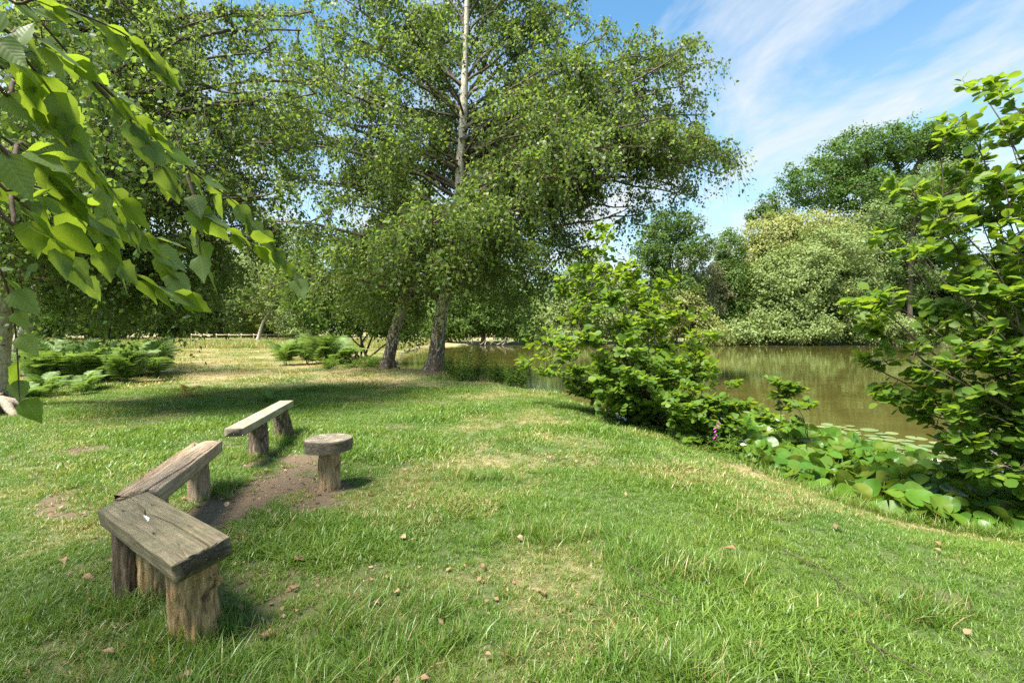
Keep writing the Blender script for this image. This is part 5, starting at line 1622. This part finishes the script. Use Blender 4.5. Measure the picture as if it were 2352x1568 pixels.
for k in range(34):
    px = rng.uniform(35, 380); py = rng.uniform(845, 882)
    y = F * EYE / (py - HY)
    fern('bracken fern in the shady bed at the foot of the slanting birches', (px - HX) * y / F, y, rng.uniform(1.0, 1.45), 9, 'ferns in the shady bed', spread=(0.35, 1.15))
for k in range(9):
    px = rng.uniform(30, 210); py = rng.uniform(885, 925)
    y = F * EYE / (py - HY)
    fern('small fern growing near the broken birch stump', (px - HX) * y / F, y, rng.uniform(0.45, 0.7), 7, 'ferns near the broken stump')
fern('orange dead fern on the brown ground before the fern bed', -7.2, 10.7, 0.45, 5, None, True)
fern('small green fern on its own in the lawn behind the benches', -5.0, 9.9, 0.4, 6, None)
for k in range(14):
    px = rng.uniform(655, 800); py = rng.uniform(826, 838)
    y = F * EYE / (py - HY)
    fern('pale bracken fern at the sunny edge of the dark thicket', (px - HX) * y / F, y, rng.uniform(1.0, 1.5), 8, 'bracken by the thicket', spread=(0.25, 1.0))


def herb(name, label, x, y, h, n, leaf, group=None, droop=0.15, cat='plant', spread=0.22, pairs=11):
    z = gz(x, y)
    root = thing(name, label, cat, (x, y, z), group)
    sm, lf = MB(), MB()
    for k in range(n):
        hh = h * rng.uniform(0.6, 1.1)
        d = np.array([rng.normal(0, spread), rng.normal(0, spread), 1.0])
        b0 = np.array([x + rng.normal(0, 0.10), y + rng.normal(0, 0.10), z - 0.03])
        C = bez(b0, b0 + np.array([0, 0, hh * 0.55]), b0 + d * hh, 8)
        sm.tubes(C, np.linspace(0.005, 0.002, 8), 5, False)
        u = np.linspace(0.15, 1.0, pairs * 2)
        p = interp_path(C, u)
        an = np.arange(pairs * 2) * 2.4 + rng.uniform(0, 6)
        ax = np.stack([np.cos(an), np.sin(an), np.full(len(an), 0.35)], -1)
        nm = np.stack([-0.4 * np.cos(an), -0.4 * np.sin(an), np.ones(len(an))], -1) + rng.normal(0, 0.2, (len(an), 3))
        add_leaves(lf, p, ax, nm, leaf * rng.uniform(0.7, 1.2, len(an)) * (1.1 - 0.5 * u), LEAF_LONG)
    sm.build('stems', M['stalk'], root, 'stuff')
    lf.build('leaves', M['herb'], root, 'stuff')
    return root


HERB_X = [1035, 1052, 1075, 1095, 1110, 1128, 1145, 1085, 1160, 1180, 1060, 1200, 1020, 1105]
HERB_RANK = [int(v) for v in np.argsort(np.argsort(HERB_X))]
for k, (px, py) in enumerate([(1035, 880), (1052, 876), (1075, 884), (1095, 880), (1110, 886), (1128, 890), (1145, 884), (1085, 890), (1160, 890), (1180, 893), (1060, 888), (1200, 892), (1020, 872), (1105, 878)]):
    y = F * 1.62 / (py - HY)
    herb('willowherb', '%s leafy willowherb counted from the black footed white birch trunk' % ['thin', 'first', 'second', 'third', 'fourth', 'fifth', 'sixth', 'seventh', 'eighth', 'ninth', 'tenth', 'eleventh', 'twelfth', 'thirteenth', 'fourteenth'][1 + HERB_RANK[k]], (px - HX) * y / F, y, 1.25 if k in (2, 4, 7, 13) else rng.uniform(0.5, 0.9), 5, 0.17, 'herbs beside the birch foot')
for k in range(16):
    px = rng.uniform(740, 880); py = rng.uniform(834, 852)
    y = F * EYE / (py - HY)
    herb('bramble', 'low leafy bramble spreading along the foot of the thicket', (px - HX) * y / F, y, rng.uniform(0.3, 0.5), 7, 0.17, 'brambles below the thicket', spread=0.6, pairs=7)
for k in range(7):
    t = k / 6
    x, y = 2.95 + rng.normal(0, 0.05) - 0.35 * t, 6.1 + 1.7 * t
    herb('bank_weed', ['first', 'second', 'third', 'fourth', 'fifth', 'sixth', 'seventh'][k] + ' spindly weed along the lawn edge counted from the lily bed', x, y, rng.uniform(0.3, 0.5), 5, 0.07, 'weeds on the bank edge', pairs=9)


def foxglove(label, x, y, h):
    z = gz(x, y)
    root = thing('foxglove', label, 'foxglove', (x, y, z), 'foxgloves')
    sm = MB(); sm.tubes(np.array([[x, y, z - 0.03], [x + 0.01, y, z + h * 0.5], [x + 0.03, y, z + h]]), np.array([0.006, 0.005, 0.002]), 6, False); sm.build('stem', M['stalk'], root)
    lf = MB()
    an = rng.uniform(0, 6.28, 9)
    add_leaves(lf, np.tile([x, y, z + 0.05], (9, 1)) + np.stack([np.zeros(9), np.zeros(9), rng.uniform(0, h * 0.4, 9)], -1), np.stack([np.cos(an), np.sin(an), np.full(9, .5)], -1), np.stack([-.4 * np.cos(an), -.4 * np.sin(an), np.ones(9)], -1), np.full(9, 0.14), LEAF_LONG)
    lf.build('leaves', M['herb'], root)
    a = np.arange(7) / 7 * 2 * math.pi
    for k in range(6):
        t = k / 5
        p = np.array([x + 0.012 + 0.02 * t, y, z + h * (0.5 + 0.45 * t)])
        an_ = -1.6 + rng.normal(0, 0.8)
        d = unit(np.array([math.cos(an_), math.sin(an_), -0.6]))
        bm = MB(); bm.tubes(np.array([p, p + d * 0.02, p + d * 0.042, p + d * 0.05]) , np.array([0.004, 0.010, 0.011, 0.015]) * (1.2 - 0.6 * t), 7, False)
        bm.build('bell', M['foxglove'], root)


foxglove('single purple foxglove on the lawn edge under the alders', 2.83, 6.75, 0.48)
foxglove('purple foxglove beside the slanting birch trunk in the fern bed', at(18, 800, 14)[0], 14.0, 1.2)
foxglove('pale purple foxglove standing in front of the dark thicket', at(738, 800, 22)[0], 22.0, 1.1)


# ------------------------------------------------------------------ stumps, sticks, fence
def broken_stump():
    x, y = -8.95, 8.55
    root = thing('broken_stump', 'bleached broken birch stump with torn roots at the foot of the pale upright birch', 'stump', (x, y, gz(x, y)))
    log_leg('butt', (x - 0.25, y, -0.05), (x - 0.32, y + 0.05, 0.36), 0.20, 0.14, M['deadwood'], root, 2.2, 0.25, bumps=0.04)
    for dx, dy, L, s in ((0.55, -0.15, 0.5, 1), (0.35, -0.45, 0.4, 2), (-0.3, -0.5, 0.4, 3), (0.5, 0.3, 0.35, 4)):
        mb = MB(); C = bez(np.array([x - 0.2, y, 0.24]), np.array([x - 0.2 + dx * 0.6, y + dy * 0.6, 0.22]), np.array([x - 0.2 + dx, y + dy, -0.06]), 9)
        mb.tubes(frames_noise(C, 0.03), np.linspace(0.11, 0.045, 9), 9); mb.build('root', M['deadwood'], root)


broken_stump()
pp = at(908, 852, 18.6)
rt = thing('old_post', 'dark rotten stump post at the water edge between the two birch trunks', 'post', (pp[0], 18.6, gz(pp[0], 18.6)))
log_leg('post', (pp[0], 18.6, gz(pp[0], 18.6) - 0.2), (pp[0] - 0.03, 18.6, 0.28), 0.11, 0.045, M['limb'], rt, 3.3, 0.25, bumps=0.02)
log_leg('splinter', (pp[0] + 0.14, 18.6, gz(pp[0], 18.6) - 0.2), (pp[0] + 0.15, 18.6, 0.08), 0.06, 0.02, M['limb'], rt, 6.3, 0.25, bumps=0.01)

for k in range(9):
    px = rng.uniform(1085, 1160); y = rng.uniform(55.3, 56.3)
    p = at(px, 785, y); p[2] = WATER + 0.05
    mb = MB(); e = p + np.array([rng.normal(0, 1.2), rng.normal(-0.4, .5), rng.uniform(0.3, 1.6)])
    mb.tubes(bez(p, (p + e) / 2 + rng.normal(0, .2, 3), e, 6), np.linspace(0.07, 0.03, 6), 5)
    tagit(mb.build('dead_branch', M['deadwood']), 'bare dead branch lying in the far water edge behind the birch trunk', 'branch', 'dead branches at the far water edge')


def fence():
    y0 = 58.0
    x0, x1 = at(440, 0, y0)[0], at(640, 0, y0)[0]
    root = thing('rail_fence', 'low wooden post and rail fence at the back of the clearing', 'fence', ((x0 + x1) / 2, y0, 0))
    n = 8
    for i in range(n):
        x = x0 + (x1 - x0) * i / (n - 1)
        mb = MB(); w = 0.07
        mb.tubes(np.array([[x, y0, -0.3], [x, y0, 0.5], [x, y0, 1.02]]), np.array([w, w, w]), 6); mb.build('post', M['fence'], root)
        if i < n - 1:
            xb = x0 + (x1 - x0) * (i + 1) / (n - 1)
            for z in (0.35, 0.88):
                mb = MB(); mb.tubes(np.array([[x, y0 - 0.06, z], [(x + xb) / 2, y0 - 0.06, z - 0.01], [xb, y0 - 0.06, z + rng.normal(0, .01)]]), np.full(3, 0.06), 6); mb.build('rail', M['fence'], root)


fence()

# ------------------------------------------------------------------ fallen leaves and twigs
DRY = []
for s in range(5):
    V, F_ = leaf_shape('birch' if s % 2 else 'alder', 300 + s)
    V = V.copy(); V[:, 2] = V[:, 2] * 2.2 + 0.12 * np.sin(3 * V[:, 0]) + 0.25 * V[:, 1] ** 2
    DRY.append(mesh_data('fallen_leaf', V, [np.array(F_)], M['dry_leaf']))


def fallen(x, y, s, label, group='fallen leaves on the lawn', dz=0.02):
    z = gz(x, y)
    o = obj('fallen_leaf', DRY[rng.integers(5)])
    nm = unit(np.array([0, 0, 1.0]) + rng.normal(0, 0.3, 3)); ax = unit(np.cross(nm, rng.normal(0, 1, 3))); sd = np.cross(nm, ax)
    o.matrix_world = Matrix(((ax[0] * s, sd[0] * s, nm[0] * s, x), (ax[1] * s, sd[1] * s, nm[1] * s, y), (ax[2] * s, sd[2] * s, nm[2] * s, z + dz), (0, 0, 0, 1)))
    tagit(o, label, 'leaf', group)


y = F * EYE / (1278 - HY)
fallen((1690 - HX) * y / F, y, 0.10, 'curled pale brown dead leaf alone on bright open grass, the largest there', None, 0.05)
cnt = 0
while cnt < 95:
    y = 1.9 + 4.5 * rng.random() ** 1.2
    x = rng.uniform(-0.95 * y, 0.1 * y) if rng.random() < 0.8 else rng.uniform(0, 1.0 * y)
    if float(shore_sd(np.array(x), np.array(y))) < 0.5: continue
    sh = x < -0.2
    fallen(x, y, float(rng.uniform(0.028, 0.052)), 'dry brown leaf lying in the shaded grass around the benches' if sh else 'dry brown leaf lying on the open sunny grass',
           'fallen leaves by the benches' if sh else 'fallen leaves on the open lawn', 0.03 if sh else 0.035)
    cnt += 1
for (px0, py0, px1, py1) in [(1420, 1290, 1680, 1480), (1800, 1270, 2050, 1420), (1850, 1420, 2160, 1560), (1960, 1500, 2010, 1568), (1460, 1370, 1560, 1420), (1200, 1040, 1320, 1075), (1500, 1065, 1700, 1095), (1560, 1080, 1660, 1100), (830, 885, 960, 893), (60, 1090, 110, 1120), (560, 1110, 640, 1100), (520, 1150, 600, 1120)]:
    pts = []
    for i in range(9):
        t = i / 8
        px = px0 + (px1 - px0) * t; py = py0 + (py1 - py0) * t + 6 * math.sin(5 * t + px0)
        yy = F * EYE / (py - HY); xx = (px - HX) * yy / F + rng.normal(0, 0.006)
        pts.append((xx, yy, gz(xx, yy) + 0.035))
    mb = MB(); mb.tubes(np.array(pts), np.linspace(0.0042, 0.0018, 9) * (1 if py0 > 1000 else 2.5), 5)
    i = 4
    p = np.array(pts[i]); d = unit(np.array(pts[5]) - p); L = np.linalg.norm(np.array(pts[-1]) - p) * 0.5
    q = p + L * unit(d + np.array([d[1], -d[0], 0]) * 0.6)
    q[2] = gz(q[0], q[1]) + 0.035
    mb.tubes(np.array([p, (p + q) / 2 + rng.normal(0, .01, 3) * [1, 1, 0], q]), np.array([0.003, .0024, .0014]), 5)
    tagit(mb.build('fallen_twig', M['twig']), 'thin bare forked twig lying flat on the lawn', 'twig', 'twigs on the lawn')


def leaf_litter():
    lf = MB()
    n = 5200
    y = np.sqrt(rng.uniform(1.4 ** 2, 7.5 ** 2, n)); x = rng.uniform(-1.15, 0.25, n) * y
    k = (rng.random(n) < np.clip(0.25 + soil_mask(x, y), 0, 1)) & (shore_sd(x, y) > 0.3)
    x, y = x[k], y[k]; n = len(x)
    z = ground_z(x, y) + rng.uniform(0.004, 0.03, n)
    nm = unit(np.array([0, 0, 1.0]) + rng.normal(0, 0.45, (n, 3)))
    ax = np.cross(nm, rng.normal(0, 1, (n, 3)))
    add_leaves(lf, np.stack([x, y, z], -1), ax, nm, rng.uniform(0.012, 0.042, n), LEAF_KITE)
    tagit(lf.build('leaf_litter', M['dry_leaf'], None, 'stuff', smooth=False), 'crumbled brown leaf litter on the bare soil and shaded grass', 'leaf litter')


leaf_litter()


# ------------------------------------------------------------------ grass
def blade_mat():
    m, t, out = new_mat('grass_blades')
    L = t.links.new
    a = N(t, 'ShaderNodeAttribute', attribute_name='dryness'); a.attribute_type = 'INSTANCER'
    tn = N(t, 'ShaderNodeAttribute', attribute_name='tint')
    tc = N(t, 'ShaderNodeNewGeometry')
    n = noise_n(t, 0.9, 4, 0.6, tc.outputs['Position'])
    g1 = ramp(t, [(0.0, (0.065, 0.13, 0.014)), (0.5, (0.11, 0.195, 0.025)), (1.0, (0.185, 0.265, 0.05))]); L(tn.outputs['Fac'], g1.inputs[0])
    g2 = ramp(t, [(0.3, (0.80, 0.92, 0.9)), (0.7, (1.22, 1.12, 1.0))]); L(n.outputs[0], g2.inputs[0])
    mu = N(t, 'ShaderNodeMixRGB', blend_type='MULTIPLY'); mu.inputs[0].default_value = 1; L(g1.outputs[0], mu.inputs[1]); L(g2.outputs[0], mu.inputs[2])
    dry = ramp(t, [(0.0, (0.24, 0.165, 0.07)), (0.6, (0.40, 0.31, 0.14)), (1.0, (0.52, 0.44, 0.24))]); L(tn.outputs['Fac'], dry.inputs[0])
    # each blade turns straw coloured when its own chance is below the dryness of the spot
    bl = N(t, 'ShaderNodeAttribute', attribute_name='chance')
    gt = N(t, 'ShaderNodeMath', operation='GREATER_THAN'); L(a.outputs['Fac'], gt.inputs[0]); L(bl.outputs['Fac'], gt.inputs[1])
    mx = N(t, 'ShaderNodeMixRGB'); L(gt.outputs[0], mx.inputs[0]); L(mu.outputs[0], mx.inputs[1]); L(dry.outputs[0], mx.inputs[2])
    p = N(t, 'ShaderNodeBsdfPrincipled'); p.inputs['Roughness'].default_value = 0.42
    L(mx.outputs[0], p.inputs['Base Color'])
    tr = N(t, 'ShaderNodeBsdfTranslucent')
    tm = N(t, 'ShaderNodeMixRGB', blend_type='MULTIPLY'); tm.inputs[0].default_value = 1; tm.inputs[2].default_value = (1.7, 1.6, 0.9, 1)
    L(mx.outputs[0], tm.inputs[1]); L(tm.outputs[0], tr.inputs['Color'])
    ms = N(t, 'ShaderNodeMixShader'); ms.inputs[0].default_value = 0.38
    L(p.outputs[0], ms.inputs[1]); L(tr.outputs[0], ms.inputs[2]); L(ms.outputs[0], out.inputs[0])
    return m


M['blade'] = blade_mat()


def tuft_mesh(seed, n, rad, h, w, lean):
    r = np.random.default_rng(seed)
    K = 4
    base = np.stack([r.normal(0, rad * 0.55, n), r.normal(0, rad * 0.55, n), np.full(n, -0.01)], -1)
    hh = h * r.uniform(0.35, 1.15, n)[:, None, None]
    an = r.uniform(0, 2 * math.pi, n)
    d = np.stack([np.cos(an), np.sin(an), np.zeros(n)], -1)
    ln = lean * r.uniform(0.15, 1.4, n)[:, None, None]
    t = np.linspace(0, 1, K)[None, :, None]
    C = base[:, None] + d[:, None] * hh * ln * t ** 1.8 + np.array([0, 0, 1.0]) * hh * (t - 0.28 * np.minimum(ln, 1.4) * t ** 2)
    side = np.stack([-np.sin(an + r.normal(0, .5, n)), np.cos(an + r.normal(0, .5, n)), np.zeros(n)], -1)[:, None]
    ww = w * r.uniform(0.6, 1.25, n)[:, None, None] * np.array([0.8, 1.0, 0.75, 0.06])[None, :, None]
    V = np.stack([C + side * ww, C - side * ww], 2)     # n,K,2,3
    idx = np.arange(n * K * 2).reshape(n, K, 2)
    q = np.stack([idx[:, :-1, 0], idx[:, :-1, 1], idx[:, 1:, 1], idx[:, 1:, 0]], -1).reshape(-1, 4)
    tint = np.repeat(r.random(n), K * 2); ch = np.repeat(r.random(n), K * 2)
    return mesh_data('grass_tuft', V.reshape(-1, 3), [q], M['blade'], {'tint': tint, 'chance': ch})


def scatter(name, label, tufts, P, rot, scale, dry, cat='grass'):
    src = bpy.data.collections.new(name + '_tufts')
    for me in tufts:
        src.objects.link(bpy.data.objects.new('grass_tuft', me))
    me = bpy.data.meshes.new(name)
    me.vertices.add(len(P)); me.vertices.foreach_set('co', np.asarray(P, np.float32).ravel())
    for k, v in (('rotz', rot), ('size', scale), ('dryness', dry)):
        a = me.attributes.new(k, 'FLOAT', 'POINT'); a.data.foreach_set('value', np.asarray(v, np.float32))
    a = me.attributes.new('pick', 'INT', 'POINT'); a.data.foreach_set('value', rng.integers(0, len(tufts), len(P)).astype(np.int32))
    o = obj(name, me)
    ng = bpy.data.node_groups.new(name, 'GeometryNodeTree')
    ng.interface.new_socket('Geometry', in_out='INPUT', socket_type='NodeSocketGeometry')
    ng.interface.new_socket('Geometry', in_out='OUTPUT', socket_type='NodeSocketGeometry')
    L = ng.links.new
    gi = ng.nodes.new('NodeGroupInput'); go = ng.nodes.new('NodeGroupOutput')
    m2p = ng.nodes.new('GeometryNodeMeshToPoints')
    ip = ng.nodes.new('GeometryNodeInstanceOnPoints')
    ci = ng.nodes.new('GeometryNodeCollectionInfo'); ci.inputs['Collection'].default_value = src
    ci.inputs['Separate Children'].default_value = True; ci.inputs['Reset Children'].default_value = True

    def named(nm, ty):
        n = ng.nodes.new('GeometryNodeInputNamedAttribute'); n.data_type = ty; n.inputs['Name'].default_value = nm
        return n.outputs['Attribute']
    cx = ng.nodes.new('ShaderNodeCombineXYZ'); L(named('rotz', 'FLOAT'), cx.inputs[2])
    L(gi.outputs[0], m2p.inputs['Mesh']); L(m2p.outputs[0], ip.inputs['Points'])
    L(ci.outputs[0], ip.inputs['Instance']); ip.inputs['Pick Instance'].default_value = True
    L(named('pick', 'INT'), ip.inputs['Instance Index'])
    L(cx.outputs[0], ip.inputs['Rotation']); L(named('size', 'FLOAT'), ip.inputs['Scale'])
    L(ip.outputs[0], go.inputs[0])
    md = o.modifiers.new('scatter', 'NODES'); md.node_group = ng
    tagit(o, label, cat, None, 'stuff')
    return o


def grass_points(y0, y1, per_m2, side=1.25, seed=0, x_lo=None):
    r = np.random.default_rng(seed)
    n = int(per_m2 * side * (y1 ** 2 - y0 ** 2))
    y = np.sqrt(r.uniform(y0 ** 2, y1 ** 2, n))
    x = r.uniform(-side, side, n) * y
    sd = shore_sd(x, y)
    keep = sd > 0.03
    x, y, sd = x[keep], y[keep], sd[keep]
    s = soil_mask(x, y); d = dry_mask(x, y)
    cover = 0.30 + 0.70 * sstep(0.75, 0.12, s)  # share of tufts kept, fewer where soil is bare
    k = r.random(len(x)) < cover * sstep(0.82, 0.30, s) * (1 - 0.45 * sstep(0.5, 0.9, d))
    return x[k], y[k], sd[k], d[k], r


def build_grass():
    near = [tuft_mesh(s, 28, 0.060, 0.070, 0.0027, 1.05) for s in range(10)]
    mid = [tuft_mesh(30 + s, 22, 0.11, 0.085, 0.0048, 0.9) for s in range(7)]
    far = [tuft_mesh(60 + s, 20, 0.24, 0.11, 0.011, 0.8) for s in range(5)]
    tall = [tuft_mesh(90 + s, 22, 0.34, 0.55, 0.016, 0.5) for s in range(5)]
    rank = [tuft_mesh(120 + s, 26, 0.06, 0.15, 0.0026, 0.9) for s in range(6)]

    def size(x, y, d, r, k=1.0):
        lush = sstep(-0.2, 0.9, wob(x, y, 0.8, 11) + 0.4 * wob(x, y, 0.35, 12))
        return k * (0.62 + 0.75 * lush) * (1 - 0.45 * d) * r.uniform(0.75, 1.25, len(x))
    x, y, sd, d, r = grass_points(1.35, 5.2, 640, 1.25, 1)
    scatter('lawn_grass', 'short bright green lawn grass in the foreground around the benches', near, np.stack([x, y, ground_z(x, y, sd)], -1), r.uniform(0, 6.28, len(x)), size(x, y, d, r), np.clip(d - 0.20, 0, 1))
    x, y, sd, d, r = grass_points(5.0, 12.5, 230, 1.2, 2)
    scatter('lawn_grass', 'short green lawn grass between the stool and the tall birch', mid, np.stack([x, y, ground_z(x, y, sd)], -1), r.uniform(0, 6.28, len(x)), size(x, y, d, r), np.clip(d - 0.16, 0, 1))
    x, y, sd, d, r = grass_points(12.2, 40, 22, 1.15, 3)
    k = x < 6
    x, y, sd, d = x[k], y[k], sd[k], d[k]
    scatter('field_grass', 'thin straw and green grass of the clearing beyond the benches', far, np.stack([x, y, ground_z(x, y, sd)], -1), r.uniform(0, 6.28, len(x)), size(x, y, d, r), np.clip(d + 0.05, 0, 1))
    x, y, sd, d, r = grass_points(38, 66, 7, 1.1, 4)
    k = (x < -9) & (sd > 0.3)
    x, y, sd, d = x[k], y[k], sd[k], d[k]
    scatter('meadow_grass', 'tall pale seeding grass in front of the rail fence', tall, np.stack([x, y, ground_z(x, y, sd)], -1), r.uniform(0, 6.28, len(x)), r.uniform(0.6, 1.1, len(x)), r.uniform(0.3, 0.8, len(x)))
    # rank tussocks, and longer grass along the water edge and round the legs
    xs, ys = [], []
    for (cx, cyy, rx, ry, n) in [(1.05, 3.05, .45, .28, 150), (0.2, 3.5, .3, .25, 60), (0.75, 2.1, .3, .18, 110), (-0.55, 2.3, .5, .35, 150), (2.2, 2.6, .25, .12, 50), (-1.55, 2.33, .22, .15, 40), (-2.1, 2.6, .3, .2, 50), (-3.1, 5.7, .25, .2, 40),
                                  (-2.75, 4.5, .2, .3, 40), (-3.0, 6.6, .4, .25, 50), (-1.3, 1.9, .6, .2, 120), (-3.2, 6.2, .2, .8, 40), (-0.35, 4.8, .3, .2, 40)]:
        xs.append(rng.normal(cx, rx * 0.6, n)); ys.append(rng.normal(cyy, ry * 0.6, n))
    t = rng.uniform(0, 1, 260)
    ex = np.interp(t, np.linspace(0, 1, 8), SHORE[4:12, 0][:8]); ey = np.interp(t, np.linspace(0, 1, 8), SHORE[4:12, 1][:8])
    k = (ey < 4.8) | (rng.random(260) < 0.35)
    xs.append(ex[k] - rng.uniform(0.02, 0.3, k.sum())); ys.append(ey[k] - rng.uniform(0.0, 0.12, k.sum()))
    x = np.concatenate(xs); y = np.concatenate(ys)
    sd = shore_sd(x, y); k = (sd > 0.02) & (y > 1.3)
    x, y, sd = x[k], y[k], sd[k]
    scatter('rank_grass', 'longer dark green grass tussocks on the lawn and round the bench legs', rank, np.stack([x, y, ground_z(x, y, sd)], -1), rng.uniform(0, 6.28, len(x)), rng.uniform(0.55, 1.1, len(x)), np.full(len(x), 0.08))


build_grass()
tris = sum(len(m.loops) - 2 * len(m.polygons) for m in bpy.data.meshes)
print('objects', len(bpy.data.objects), 'tris', tris)
